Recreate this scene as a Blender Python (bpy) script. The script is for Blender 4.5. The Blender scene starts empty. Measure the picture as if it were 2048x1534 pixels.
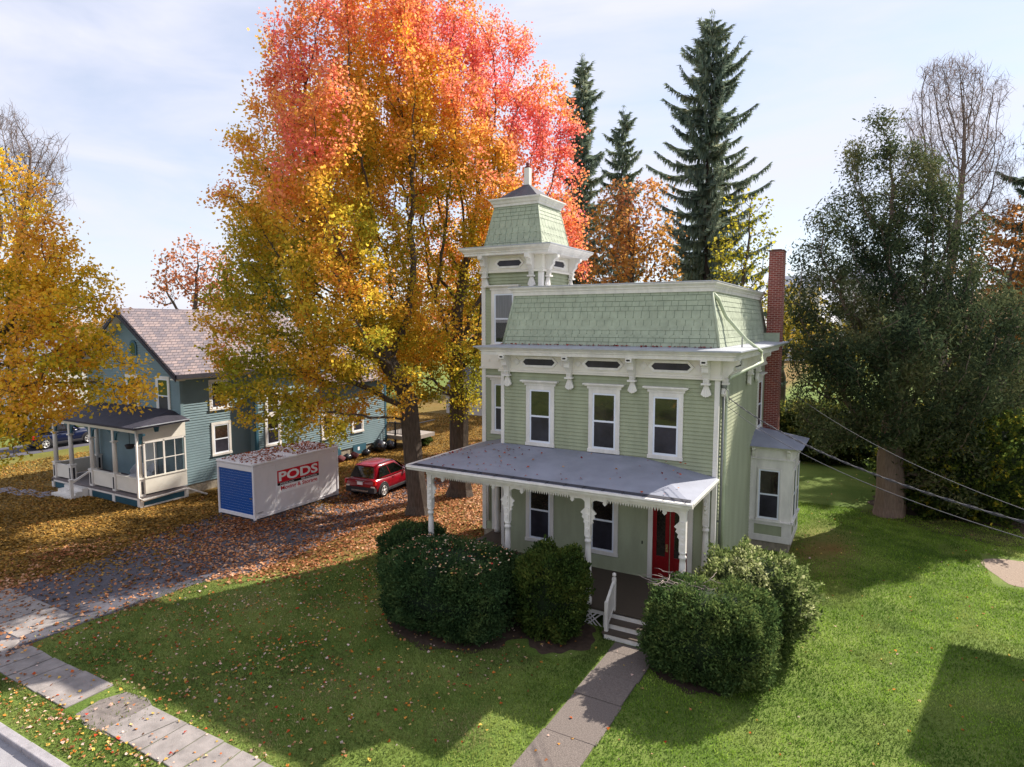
import bpy, bmesh, math, random
import numpy as np
from mathutils import Vector, Matrix
R=math.radians; PI=math.pi
random.seed(7); rng=np.random.default_rng(11)
S=bpy.context.scene; COL=S.collection
def lin(r,g,b):
    f=lambda c:((c/255+.055)/1.055)**2.4 if c>10 else c/255/12.92
    return (f(r),f(g),f(b),1)
# ------------------------------------------------------------------ camera
CAM=np.array([4.049,-19.364,8.605]); YAW,PIT,F=R(29.707),R(-5.337),1284.992
cam=bpy.data.cameras.new('camera'); co=bpy.data.objects.new('camera',cam); COL.objects.link(co)
co.location=CAM; co.rotation_euler=(PI/2+PIT,0,YAW); cam.sensor_width=36; cam.lens=36*F/2048
cam.clip_start=.1; cam.clip_end=4000; S.camera=co
FW=np.array([-math.sin(YAW)*math.cos(PIT),math.cos(YAW)*math.cos(PIT),math.sin(PIT)])
RT=np.array([math.cos(YAW),math.sin(YAW),0]); UP=np.cross(RT,FW)
def at(u,v,d): return CAM+d*(FW+RT*(u-1024)/F-UP*(v-767)/F)      # survey of the site: sight line -> point d metres ahead
# ------------------------------------------------------------------ light
SUNV=Vector((.43,1,0)).normalized()*math.cos(R(38.7))+Vector((0,0,math.sin(R(38.7))))
sun=bpy.data.lights.new('sun','SUN'); so=bpy.data.objects.new('sun',sun); COL.objects.link(so)
sun.energy=4.7; sun.angle=R(.55); sun.color=(1,.93,.82); so.rotation_euler=(-SUNV).to_track_quat('-Z','Y').to_euler(); so.location=(10,20,40)
W=bpy.data.worlds.new('World'); S.world=W; W.use_nodes=True
nt=W.node_tree; nt.nodes.clear(); N=nt.nodes.new; L=nt.links.new
def node(nt,t,**k):
    n=nt.nodes.new(t)
    for a,b in k.items():
        if a.startswith('i_'): n.inputs[a[2:].replace('_',' ')].default_value=b
        else: setattr(n,a,b)
    return n
sky=node(nt,'ShaderNodeTexSky',sky_type='NISHITA',sun_disc=False,sun_elevation=R(38.7),sun_rotation=math.atan(.43),air_density=1.0,dust_density=.2,ozone_density=1.5)
tc=node(nt,'ShaderNodeTexCoord'); mp=node(nt,'ShaderNodeMapping'); mp.inputs['Scale'].default_value=(1.1,1.9,6.5); mp.inputs['Rotation'].default_value=(.12,.1,.5)
nz=node(nt,'ShaderNodeTexNoise',i_Scale=1.5,i_Detail=6,i_Roughness=.55,i_Distortion=.5)
rp=node(nt,'ShaderNodeValToRGB'); rp.color_ramp.elements[0].position=.36; rp.color_ramp.elements[1].position=.62
rp.color_ramp.elements[0].color=(.56,)*3+(1,); rp.color_ramp.elements[1].color=(.97,)*3+(1,)
mx=node(nt,'ShaderNodeMix',data_type='RGBA'); mx.inputs['B'].default_value=(5.15,5.25,6.1,1)
bg=node(nt,'ShaderNodeBackground',i_Strength=.09); ow=node(nt,'ShaderNodeOutputWorld')
L(tc.outputs['Generated'],mp.inputs['Vector']); L(mp.outputs[0],nz.inputs['Vector']); L(nz.outputs['Fac'],rp.inputs[0]); L(rp.outputs[0],mx.inputs['Factor'])
L(sky.outputs[0],mx.inputs['A']); L(mx.outputs['Result'],bg.inputs['Color']); L(bg.outputs[0],ow.inputs[0])
S.view_settings.view_transform='Standard'; S.view_settings.look='None'; S.view_settings.exposure=0.98; S.view_settings.gamma=1
S.render.engine='CYCLES'; cy=S.cycles; cy.max_bounces=8; cy.diffuse_bounces=4; cy.glossy_bounces=3; cy.transmission_bounces=5; cy.transparent_max_bounces=8; cy.use_denoising=True
# ------------------------------------------------------------------ materials
def mat(name,col,rough=.6,var=.12,scale=3,bump=0,bscale=60,col2=None,spec=.3,metal=0,stretch=None):
    m=bpy.data.materials.new(name); m.use_nodes=True; t=m.node_tree; b=t.nodes['Principled BSDF']; l=t.links.new
    b.inputs['Roughness'].default_value=rough; b.inputs['Specular IOR Level'].default_value=spec; b.inputs['Metallic'].default_value=metal
    tc=node(t,'ShaderNodeTexCoord'); v=tc.outputs['Object']
    if stretch:
        mp=node(t,'ShaderNodeMapping'); mp.inputs['Scale'].default_value=stretch; l(v,mp.inputs['Vector']); v=mp.outputs[0]
    nz=node(t,'ShaderNodeTexNoise',i_Scale=scale,i_Detail=7,i_Roughness=.6); l(v,nz.inputs['Vector'])
    rp=node(t,'ShaderNodeValToRGB'); e=rp.color_ramp.elements; e[0].position=.32; e[1].position=.68
    c2=col2 or tuple(min(1,c*(1+var)) for c in col[:3])+(1,)
    e[0].color=tuple(c*(1-var) for c in col[:3])+(1,); e[1].color=c2
    l(nz.outputs['Fac'],rp.inputs[0]); l(rp.outputs[0],b.inputs['Base Color'])
    if bump:
        n2=node(t,'ShaderNodeTexNoise',i_Scale=bscale,i_Detail=4); l(v,n2.inputs['Vector'])
        bp=node(t,'ShaderNodeBump',i_Strength=bump,i_Distance=.02); l(n2.outputs['Fac'],bp.inputs['Height']); l(bp.outputs[0],b.inputs['Normal'])
    return m
M={}
M['sage']=mat('sage_paint',lin(155,160,132),.6,.13,1.2,stretch=(1.6,1.6,.45))
M['shingle']=mat('shingle_paint',lin(162,170,148),.65,.14,3.5)
M['shingle_gap']=mat('shingle_gap_paint',lin(118,130,114),.8)  # darker green backing that shows in the joints between shingles
M['white']=mat('white_paint',lin(222,217,210),.5,.13,1.6,stretch=(2,2,.6))
M['cream']=mat('cream_paint',lin(224,218,206),.5,.05,2)
M['vinyl']=mat('vinyl_sash',lin(222,226,236),.35,.02,2)
M['roofmetal']=mat('grey_membrane',lin(140,143,156),.55,.14,1.1,.15,25)
M['greycap']=mat('grey_cap',lin(165,168,176),.5,.1,3)
M['darkslate']=mat('dark_slate',lin(78,78,86),.7,.2,8,.3,40)
M['deck']=mat('brown_deck_paint',lin(84,74,66),.55,.1,2,stretch=(1,9,1))
M['red']=mat('red_door_paint',lin(126,12,20),.35,.1,2)
M['brassy']=mat('aged_brass',lin(180,160,110),.35,.1,5,metal=.8)
M['stone']=mat('foundation_stone',lin(150,140,124),.85,.3,5,.6,14)
M['dark']=mat('black_rubber',lin(24,24,26),.7,.1,5)
M['gutter']=mat('gutter_black_strip',lin(62,62,70),.6,.15,5)
M['teal']=mat('teal_paint',lin(112,133,139),.6,.1,1.2)
M['tealdark']=mat('dark_teal_paint',lin(52,92,108),.55,.08,2)
M['blackroof']=mat('dark_porch_roofing',lin(52,50,60),.7,.2,3,.2,40)
M['contwhite']=mat('container_white',lin(222,219,222),.45,.04,2)
M['contblue']=mat('container_blue',lin(4,74,150),.4,.05,3)
M['signred']=mat('sign_red',lin(196,14,40),.5,.04,4)
M['signblack']=mat('sign_black',lin(20,20,22),.5,.04,4)
M['signwhite']=mat('sign_white',lin(235,235,238),.5,.02,4)
M['carred']=mat('red_car_paint',lin(134,6,28),.18,.04,2,spec=.6)
M['carblue']=mat('blue_car_paint',lin(16,26,58),.2,.04,2,spec=.6)
M['cladding']=mat('car_cladding',lin(48,46,50),.6,.1,4)
M['chrome']=mat('silver_trim',lin(190,190,195),.25,.04,4,metal=.9)
M['alloy']=mat('alloy_wheel',lin(200,198,196),.35,.05,4,metal=.4)
M['lampred']=mat('tail_lamp_red',lin(190,20,24),.15,.1,9,spec=.7)
M['lampclear']=mat('reversing_lamp_clear',lin(235,225,215),.15,.05,9,spec=.7)
M['bag']=mat('black_plastic',lin(26,27,34),.25,.2,6,.5,9,spec=.6)
M['wicker']=mat('white_wicker',lin(214,216,224),.6,.08,30,.6,90)
M['wire']=mat('cable_sheath',lin(70,70,78),.5,.1,5)
M['galv']=mat('galvanised_pipe',lin(128,130,128),.45,.1,6,metal=.3)
M['polewood']=mat('weathered_pole',lin(104,92,80),.85,.2,4,.3,30,stretch=(6,6,.5))
M['bark']=mat('maple_bark',lin(84,74,66),.9,.38,5,.9,16,stretch=(3,3,.5))
M['barkdark']=mat('dark_bark',lin(58,50,46),.9,.3,5,.6,14,stretch=(3,3,.6))
M['cedarbark']=mat('cedar_bark',lin(122,104,94),.9,.28,6,.8,14,stretch=(5,5,.4))
M['twig']=mat('bare_twig',lin(112,98,92),.9,.2,5)
M['soil']=mat('soil_bed',lin(70,56,46),.95,.35,7,.6,30)
M['curtain']=mat('grey_curtain',lin(150,146,150),.8,.2,3,stretch=(14,14,.3))
M['garage']=mat('pale_render',lin(196,192,188),.7,.06,2)
def pane_mat(name,col,rough,spec=.5):
    m=mat(name,col,rough,.55,1.3,spec=spec); t=m.node_tree; b=t.nodes['Principled BSDF']
    n2=node(t,'ShaderNodeTexNoise',i_Scale=1.4,i_Detail=1); bp=node(t,'ShaderNodeBump',i_Strength=.12,i_Distance=.03)
    tc=node(t,'ShaderNodeTexCoord'); t.links.new(tc.outputs['Object'],n2.inputs['Vector']); t.links.new(n2.outputs['Fac'],bp.inputs['Height']); t.links.new(bp.outputs[0],b.inputs['Normal']); return m
M['pane']=pane_mat('window_glass',lin(46,40,36),.03,.9)
M['screen']=pane_mat('window_insect_screen',lin(48,46,54),.35,.3)
M['carglass']=pane_mat('car_glass',lin(14,18,20),.03,.9)
def glass():
    m=bpy.data.materials.new('clear_glass'); m.use_nodes=True; t=m.node_tree; t.nodes.clear()
    a=node(t,'ShaderNodeBsdfTransparent'); a.inputs[0].default_value=(.9,.92,.92,1); g=node(t,'ShaderNodeBsdfGlossy',i_Roughness=.03); f=node(t,'ShaderNodeFresnel',i_IOR=1.5)
    x=node(t,'ShaderNodeMixShader'); o=node(t,'ShaderNodeOutputMaterial'); l=t.links.new
    l(f.outputs[0],x.inputs[0]); l(a.outputs[0],x.inputs[1]); l(g.outputs[0],x.inputs[2]); l(x.outputs[0],o.inputs[0]); return m
M['glass']=glass()
def brick(name,c1,c2,mortar,scale,bw,rh,ms=.012,axis='xz'):
    m=bpy.data.materials.new(name); m.use_nodes=True; t=m.node_tree; b=t.nodes['Principled BSDF']; l=t.links.new
    tc=node(t,'ShaderNodeTexCoord'); sp=node(t,'ShaderNodeSeparateXYZ'); l(tc.outputs['Object'],sp.inputs[0]); cb=node(t,'ShaderNodeCombineXYZ')
    ad=node(t,'ShaderNodeMath',operation='ADD'); l(sp.outputs[0],ad.inputs[0]); l(sp.outputs[1],ad.inputs[1])
    l(ad.outputs[0],cb.inputs[0]); l(sp.outputs[2],cb.inputs[1])
    br=node(t,'ShaderNodeTexBrick'); br.inputs['Scale'].default_value=scale; br.inputs['Brick Width'].default_value=bw; br.inputs['Row Height'].default_value=rh; br.inputs['Mortar Size'].default_value=ms; br.inputs['Mortar Smooth'].default_value=.2
    br.inputs['Color1'].default_value=c1; br.inputs['Color2'].default_value=c2; br.inputs['Mortar'].default_value=mortar
    l(cb.outputs[0],br.inputs['Vector'])
    nz=node(t,'ShaderNodeTexNoise',i_Scale=5,i_Detail=6); l(tc.outputs['Object'],nz.inputs['Vector'])
    rp=node(t,'ShaderNodeValToRGB'); rp.color_ramp.elements[0].color=(.6,.6,.6,1); rp.color_ramp.elements[1].color=(1.25,1.2,1.2,1)
    mx=node(t,'ShaderNodeMix',data_type='RGBA',blend_type='MULTIPLY'); mx.inputs['Factor'].default_value=1
    l(nz.outputs['Fac'],rp.inputs[0]); l(br.outputs['Color'],mx.inputs['A']); l(rp.outputs[0],mx.inputs['B']); l(mx.outputs['Result'],b.inputs['Base Color'])
    bp=node(t,'ShaderNodeBump',i_Strength=.5,i_Distance=.01); l(br.outputs['Fac'],bp.inputs['Height']); bp.invert=True; l(bp.outputs[0],b.inputs['Normal']); b.inputs['Roughness'].default_value=.85
    return m
M['brick']=brick('red_brick',lin(140,62,50),lin(118,48,42),lin(176,150,138),1,.21,.075,.009)
def leafmat(name,trans=.45,rough=.5):
    m=bpy.data.materials.new(name); m.use_nodes=True; t=m.node_tree; t.nodes.clear(); l=t.links.new
    a=node(t,'ShaderNodeAttribute',attribute_name='leaf_tint'); d=node(t,'ShaderNodeBsdfDiffuse'); r=node(t,'ShaderNodeBsdfTranslucent'); x=node(t,'ShaderNodeMixShader'); x.inputs[0].default_value=trans
    o=node(t,'ShaderNodeOutputMaterial'); l(a.outputs['Color'],d.inputs[0]); l(a.outputs['Color'],r.inputs[0]); l(d.outputs[0],x.inputs[1]); l(r.outputs[0],x.inputs[2]); l(x.outputs[0],o.inputs[0]); return m
M['leaf']=leafmat('tree_leaf',.58); M['needle']=leafmat('evergreen_needle',.35); M['litter']=leafmat('fallen_leaf',.15); M['blade']=leafmat('grass_blade',.4)
# ------------------------------------------------------------------ mesh helpers
class MB:
    def __init__(s): s.v=[]; s.f=[]; s.sm=[]
    def add(s,v,f,smooth=False):
        n=len(s.v); s.v+= [tuple(map(float,p)) for p in v]; s.f+=[tuple(i+n for i in q) for q in f]; s.sm+=[smooth]*len(f); return s
    def box(s,x0,y0,z0,x1,y1,z1):
        return s.add([(x0,y0,z0),(x1,y0,z0),(x1,y1,z0),(x0,y1,z0),(x0,y0,z1),(x1,y0,z1),(x1,y1,z1),(x0,y1,z1)],[(3,2,1,0),(4,5,6,7),(0,1,5,4),(1,2,6,5),(2,3,7,6),(3,0,4,7)])
    def fbox(s,o,u,n,a0,a1,z0,z1,d0,d1):       # box in a wall frame: along u, up z, out n
        o=Vector(o);u=Vector(u);n=Vector(n);P=lambda a,z,d:o+u*a+n*d+Vector((0,0,z))
        return s.add([P(a0,z0,d0),P(a1,z0,d0),P(a1,z0,d1),P(a0,z0,d1),P(a0,z1,d0),P(a1,z1,d0),P(a1,z1,d1),P(a0,z1,d1)],[(3,2,1,0),(4,5,6,7),(0,1,5,4),(1,2,6,5),(2,3,7,6),(3,0,4,7)])
    def quad(s,*p): return s.add(p,[tuple(range(len(p)))])
    def prism(s,poly,o,ua,ub,un,d0,d1):       # 2-D outline in (ua,ub) pushed along un
        o=Vector(o);ua=Vector(ua);ub=Vector(ub);un=Vector(un);n=len(poly)
        v=[o+ua*a+ub*b+un*d0 for a,b in poly]+[o+ua*a+ub*b+un*d1 for a,b in poly]
        return s.add(v,[tuple(range(n))[::-1],tuple(range(n,2*n))]+[(i,(i+1)%n,n+(i+1)%n,n+i) for i in range(n)])
    def tube(s,pts,r,k=6,cap=True):
        pts=[Vector(p) for p in pts]; rs=r if isinstance(r,(list,tuple)) else [r]*len(pts); V=[];Fc=[]
        for i,p in enumerate(pts):
            d=(pts[min(i+1,len(pts)-1)]-pts[max(i-1,0)]).normalized(); a=d.cross(Vector((0,0,1)) if abs(d.z)<.95 else Vector((1,0,0))).normalized(); b=d.cross(a)
            V+=[p+(a*math.cos(2*PI*j/k)+b*math.sin(2*PI*j/k))*rs[i] for j in range(k)]
        for i in range(len(pts)-1):
            for j in range(k): Fc.append((i*k+j,i*k+(j+1)%k,(i+1)*k+(j+1)%k,(i+1)*k+j))
        if cap: Fc+=[tuple(range(k)),tuple(range(len(V)-k,len(V)))]
        return s.add(V,Fc,True)
    def lathe(s,prof,o=(0,0,0),k=12,axis='z',smooth=True):
        V=[];Fc=[];o=Vector(o)
        for r,h in prof:
            for j in range(k):
                c,t=r*math.cos(2*PI*j/k),r*math.sin(2*PI*j/k); V.append(o+Vector((c,t,h) if axis=='z' else (h,c,t)))
        for i in range(len(prof)-1):
            for j in range(k): Fc.append((i*k+j,i*k+(j+1)%k,(i+1)*k+(j+1)%k,(i+1)*k+j))
        Fc+=[tuple(range(k))[::-1],tuple(range(len(V)-k,len(V)))]
        return s.add(V,Fc,smooth)
    def rings(s,prof,x0,y0,x1,y1,closed=False,cap=False):    # moulding swept round a rectangle; prof=(outward,z)
        V=[];n=len(prof)
        for o,z in prof: V+=[(x0-o,y0-o,z),(x1+o,y0-o,z),(x1+o,y1+o,z),(x0-o,y1+o,z)]
        Fc=[]
        for i in range(n-1):
            for j in range(4): Fc.append((i*4+j,i*4+(j+1)%4,(i+1)*4+(j+1)%4,(i+1)*4+j))
        if closed:
            i=n-1
            for j in range(4): Fc.append((i*4+j,i*4+(j+1)%4,(j+1)%4,j))
        if cap: Fc.append(tuple(range((n-1)*4,n*4)))
        return s.add(V,Fc)
    def clap(s,o,u,n,a0,a1,z0,z1,e=.118,d=.021,lim=None):     # lapped boards
        o=Vector(o);u=Vector(u);n=Vector(n);z=z0
        while z<z1-.01:
            t=min(z+e,z1); l0,r0=lim(z) if lim else (a0,a1); l1,r1=lim(t) if lim else (a0,a1)
            P=lambda a,zz,dd:o+u*a+n*dd+Vector((0,0,zz))
            if r0-l0>.02:
                s.add([P(l0,z,d),P(r0,z,d),P(r1,t,-.014),P(l1,t,-.014)],[(0,1,2,3)]); s.add([P(l0,z,-.016),P(r0,z,-.016),P(r0,z,d),P(l0,z,d)],[(0,1,2,3)])
            z+=e
        return s
INV={}
def obj(name,mb,m,parent=None,local=False,kind=None,bevel=0):
    me=bpy.data.meshes.new(name); me.from_pydata(mb.v,[],mb.f); me.polygons.foreach_set('use_smooth',mb.sm); me.update()
    bm=bmesh.new(); bm.from_mesh(me); bmesh.ops.recalc_face_normals(bm,faces=bm.faces); bm.to_mesh(me); bm.free()
    return link(name,me,m,parent,local,kind,bevel)
def link(name,me,m,parent=None,local=False,kind=None,bevel=0):
    me.materials.append(M[m] if isinstance(m,str) else m); o=bpy.data.objects.new(name,me); COL.objects.link(o)
    if parent:
        o.parent=parent
        if not local and parent.name in INV: o.matrix_parent_inverse=INV[parent.name]
    if kind: o['kind']=kind
    if bevel:
        b=o.modifiers.new('edge','BEVEL'); b.width=bevel; b.segments=2; b.limit_method='ANGLE'
    return o
def tag(o,label,cat,group=None):
    o['label']=label; o['category']=cat
    if group: o['group']=group
    return o
def thing(name,label,cat,loc,rz=0,group=None):
    o=bpy.data.objects.new(name,None); COL.objects.link(o); o.location=loc; o.rotation_euler=(0,0,rz); o.empty_display_size=.2
    INV[o.name]=Matrix.Translation(-Vector(loc)); return tag(o,label,cat,group)
def quads(name,V,m,tint=None,parent=None,kind=None):      # V: (n,4,3) array -> one mesh of loose quads
    n=len(V); me=bpy.data.meshes.new(name); me.vertices.add(n*4); me.vertices.foreach_set('co',V.reshape(-1).astype(np.float32))
    me.loops.add(n*4); me.loops.foreach_set('vertex_index',np.arange(n*4,dtype=np.int32)); me.polygons.add(n); me.polygons.foreach_set('loop_start',np.arange(0,n*4,4,dtype=np.int32))
    if tint is not None:
        a=me.attributes.new('leaf_tint','FLOAT_COLOR','POINT'); c=np.ones((n,4,4),np.float32); c[:,:,:3]=tint[:,None,:]; a.data.foreach_set('color',c.reshape(-1))
    me.update(calc_edges=True); me.validate()
    return link(name,me,m,parent,False,kind)
def unit(v): return v/np.maximum(np.linalg.norm(v,axis=-1,keepdims=True),1e-9)
def kites(c,s,t=None,nrm=None,w=.8,fold=.18):            # leaf-like kite at each centre
    n=len(c); t=unit(rng.normal(size=(n,3))) if t is None else unit(t); r=rng.normal(size=(n,3)) if nrm is None else nrm
    b=unit(np.cross(t,r)); nn=np.cross(b,t); s=np.asarray(s).reshape(-1,1)*np.ones((n,1))
    return np.stack([c+t*s*.55,c+b*s*.5*w-t*s*.05+nn*s*fold,c-t*s*.5,c-b*s*.5*w-t*s*.05+nn*s*fold],1)
def pal(cols): return np.array([lin(*c)[:3] for c in cols])
exec_parts=[]
# ------------------------------------------------------------------ windows
FX,FN=(1,0,0),(0,-1,0)          # street-facing wall: runs along +x, faces -y
SX,SN=(0,1,0),(1,0,0)           # right-hand wall: runs along +y, faces +x
def window(par,o,u,n,w,h,tr=.14,hood=True,trim='white',sash='vinyl',glassy=None,head=None,sill=.1,mid=.5):
    t=MB(); hd=head if head is not None else tr
    t.fbox(o,u,n,0,tr,0,h,0,.05).fbox(o,u,n,w-tr,w,0,h,0,.05).fbox(o,u,n,tr,w-tr,h-hd,h,0,.047).fbox(o,u,n,-.02,w+.02,-.02,sill,0,.075)
    if hood: t.fbox(o,u,n,-.05,w+.05,h,h+.09,0,.07).fbox(o,u,n,-.12,w+.12,h+.09,h+.13,0,.13).fbox(o,u,n,-.17,w+.17,h+.13,h+.18,0,.19)
    f=obj('window',t,trim,par,bevel=.006)
    a0,a1,z0,z1=tr,w-tr,sill,h-hd; s=.055; zm=z0+(z1-z0)*mid; m=MB()
    m.fbox(o,u,n,a0,a0+s,z0,z1,0,.036).fbox(o,u,n,a1-s,a1,z0,z1,0,.036).fbox(o,u,n,a0+s,a1-s,z1-s,z1,0,.034).fbox(o,u,n,a0+s,a1-s,z0,z0+s*1.2,0,.034).fbox(o,u,n,a0+s,a1-s,zm-.03,zm+.03,0,.042)
    obj('sash',m,sash,f)
    obj('pane',MB().fbox(o,u,n,a0+s,a1-s,zm+.03,z1-s,.018,.029),glassy or 'pane',f)
    obj('pane',MB().fbox(o,u,n,a0+s,a1-s,z0+s*1.2,zm-.03,.018,.025),'screen' if not glassy else glassy,f)
    if glassy:
        obj('dark_room_board',MB().fbox(o,u,n,a0,a1,z0,z1,.019,.021),'dark',f)  # black board stands in for the darkness of the room
    return f
def hexwin(par,o,u,n,w,h,pane='screen'):          # slim six-sided attic window, o = left end at mid height
    o=Vector(o);c=h/2; out=[(0,0),(c,c),(w-c,c),(w,0),(w-c,-c),(c,-c)]; k=.075; q=c-k
    inn=[(k*1.35,0),(k*1.35+q,q),(w-k*1.35-q,q),(w-k*1.35,0),(w-k*1.35-q,-q),(k*1.35+q,-q)]
    m=MB(); U=Vector(u);Nn=Vector(n);Z=Vector((0,0,1)); P=lambda p,d:o+U*p[0]+Z*p[1]+Nn*d
    for i in range(6):
        j=(i+1)%6
        m.add([P(out[i],0),P(out[j],0),P(inn[j],0),P(inn[i],0),P(out[i],.05),P(out[j],.05),P(inn[j],.035),P(inn[i],.035)],[(4,5,6,7),(0,1,5,4),(3,7,6,2)])
    f=obj('attic_window',m,'white',par)
    obj('pane',MB().prism(inn,o,u,Z,n,.001,.014),pane,f)
    return f
def diamond(mb,o,u,n,s,th=.03):                  # cut-out ornament beside the attic windows
    mb.prism([(-s,0),(0,s),(s,0),(0,-s)],o,u,(0,0,1),n,0,th)
def bracket(par,o,u,n,big=1.0,drop=1.09,reach=.5):        # o on the wall at bracket centre, top height
    m=MB(); w=.2*big; p=[(0,0),(reach,0),(reach,-.1),(reach*.9,-.16),(reach*.72,-.18),(reach*.62,-.26),(reach*.6,-.36),(reach*.42,-.44),(.17,-.5),(.13,-.56),(0,-.56)]
    m.prism(p,o,n,(0,0,1),u,-w/2,w/2)
    m.prism([(reach*.9,-.03),(reach*.9+.05,-.03),(reach*.9+.05,-.13),(reach*.9,-.13)],o,n,(0,0,1),u,-w*.33,w*.33)
    m.prism([(0,-.56),(.15,-.56),(.12,-drop+.34),(0,-drop+.34)],o,n,(0,0,1),u,-w*.42,w*.42)
    for s in (-.28,0,.28): m.prism([(.15,-.58),(.172,-.58),(.145,-drop+.37),(.125,-drop+.37)],o,n,(0,0,1),u,w*s-w*.09,w*s+w*.09)
    m.prism([(0,-drop+.40),(.19,-drop+.40),(.19,-drop+.34),(0,-drop+.34)],o,n,(0,0,1),u,-w*.68,w*.68)
    O=Vector(o);U=Vector(u);Nn=Vector(n)
    for i in range(5):                            # scallop shell
        a=(i-2)*.3; tip=(math.sin(a)*.27,-drop+.30-math.cos(a)*.3); rt=(math.sin(a)*.05,-drop+.35)
        dx,dz=math.cos(a)*.036,math.sin(a)*.036
        m.prism([(rt[0]-dx*.5,rt[1]-dz*.5),(rt[0]+dx*.5,rt[1]+dz*.5),(tip[0]*.8+dx,tip[1]+dz),(tip[0]*.8,tip[1]-.03),(tip[0]*.8-dx,tip[1]-dz)],O+Vector((0,0,0)),u,(0,0,1),n,.0,.115-abs(i-2)*.012)
    return obj('bracket',m,'white',par,bevel=.008)
def shingles(mb,gap,bl,br,tl,tr,rows):            # painted wooden shingles in patterned courses on a sloping face
    bl,br,tl,tr=map(Vector,(bl,br,tl,tr)); U=(br-bl).normalized(); mid=(tl+tr)/2-(bl+br)/2; V=(mid-U*mid.dot(U)); H=V.length; V/=H; Nn=U.cross(V).normalized()
    wb=(br-bl).length; aL=(tl-bl).dot(U); aR=(tr-bl).dot(U)
    gap.add([bl,br,tr,tl],[(0,1,2,3)])
    tot=sum(r[1] for r in rows); v=0; k=0
    for st,hh,w in rows:
        hh=hh*H/tot; v1=v+hh; k+=1; l=aL*(v+v1)/2/H; r=wb+(aR-wb)*(v+v1)/2/H
        x=l-w*((k%2)*.5)-w*.3
        while x<r:
            ww=w*(random.uniform(.7,1.25) if st=='sq' else 1); g=.006; tip={'sq':0,'hex':.35*w,'dia':.72*w}[st]; x0,x1=x+g,x+ww-g; x2=(x0+x1)/2
            if st=='hex': P=[(x0,v1),(x0,v+.02),(x0+ww*.27,v-tip+.02),(x1-ww*.27,v-tip+.02),(x1,v+.02),(x1,v1)]
            elif st=='dia': P=[(x0,v1),(x0,v+.01),(x2,v-tip+.01),(x1,v+.01),(x1,v1)]
            else: P=[(x0,v1-.004),(x0,v+g),(x1,v+g),(x1,v1-.004)]
            Q=[]
            for a,b in P:
                b2=max(b,.0); la=aL*b2/H; ra=wb+(aR-wb)*b2/H; Q.append((min(max(a,la),ra),b2))
            if max(q[0] for q in Q)-min(q[0] for q in Q)>.02:
                lift=random.uniform(0,.004)
                mb.add([bl+U*a+V*b+Nn*(.006+lift+.011*(v1-b)/(hh+tip)) for a,b in Q],[tuple(range(len(Q)))])
            x+=ww
        v=v1
ROWS=[('sq',.12,.3),('sq',.13,.26),('hex',.19,.26),('sq',.06,.4),('dia',.2,.25),('hex',.22,.25),('sq',.14,.25),('sq',.13,.3),('sq',.14,.26),('sq',.12,.3)]
ROWS_BIG=[('sq',.13,.3),('sq',.15,.28),('sq',.12,.3),('hex',.12,.26),('sq',.17,.26),('dia',.24,.26),('hex',.22,.26),('sq',.15,.26),('sq',.17,.28),('sq',.17,.32),('sq',.14,.3)]
# ------------------------------------------------------------------ the green house
H=thing('victorian_house','sage green two storey mansard house with corner tower and grey front porch roof','house',(-3.7,4.7,0))
Wd,Dp=7.4,9.5; ZF,ZS,ZC=6.97,7.54,7.82
obj('foundation',MB().box(-Wd-.02,.02,-.1,.02,Dp,.56).box(-9.25,1.72,-.1,-Wd-.02,4.3,.54),'stone',H)
m=MB().box(-Wd+.03,.03,.5,-.03,Dp-.03,ZS).clap((0,0,0),FX,FN,-Wd+.1,-.1,.54,ZF).clap((0,0,0),SX,SN,.1,Dp,.56,ZF).clap((-Wd,0,0),SX,(-1,0,0),.1,1.7,.54,ZF)
obj('clapboard_wall',m,'sage',H)
for x0,x1,y0,y1 in ((-Wd-.03,-Wd+.1,-.035,.1),(-.1,.035,-.035,.1),(-.1,.035,Dp-.1,Dp+.03)):
    obj('corner_board',MB().box(x0,y0,.5,x1,y1,ZF+.02),'white',H,bevel=.006)
# frieze, attic windows, brackets, cornice
m=MB().box(-Wd-.05,-.05,ZF,.05,Dp+.05,ZS); m.rings([(.05,ZF-.03),(.10,ZF-.03),(.11,ZF+.03),(.075,ZF+.05),(.075,ZF+.09),(.05,ZF+.1)],-Wd,0,0,Dp)
fr=obj('frieze',m,'cream',H)
for xc in (-5.92,-3.62,-1.41):
    hexwin(H,(xc-.71,-.05,7.30),FX,FN,1.42,.36)
    for s in (-1,1):
        orn=MB(); diamond(orn,(xc+s*.86,-.05,7.30),FX,FN,.13); diamond(orn,(xc+s*.86,-.08,7.30),FX,FN,.07,.015); obj('frieze_ornament',orn,'white',H)
for ya,yb in ((1.86,3.3),(6.9,8.35)):
    hexwin(H,(.05,ya,7.30),SX,SN,yb-ya,.36)
    for yy in (ya-.16,yb+.16): orn=MB(); diamond(orn,(.05,yy,7.30),SX,SN,.13); obj('frieze_ornament',orn,'white',H)
for yy in (.42,.62,.5): obj('frieze_ornament',MB().lathe([(.05,0),(.05,.03)],(.05,yy,7.2+.2*(yy==.5)),8,'x'),'white',H)
for x in (-7.12,-4.76,-2.6,-.33): bracket(H,(x,-.05,ZS),FX,FN)
for y in (.3,4.6,6.3,9.1): bracket(H,(.05,y,ZS),SX,SN)
prof=[(.0,ZS),(.52,ZS),(.52,ZS+.1),(.56,ZS+.12),(.56,ZS+.15),(.62,ZS+.2),(.70,ZS+.25),(.72,ZS+.26),(.72,ZC)]
obj('main_cornice',MB().rings(prof,-Wd,0,0,Dp),'white',H)
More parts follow.
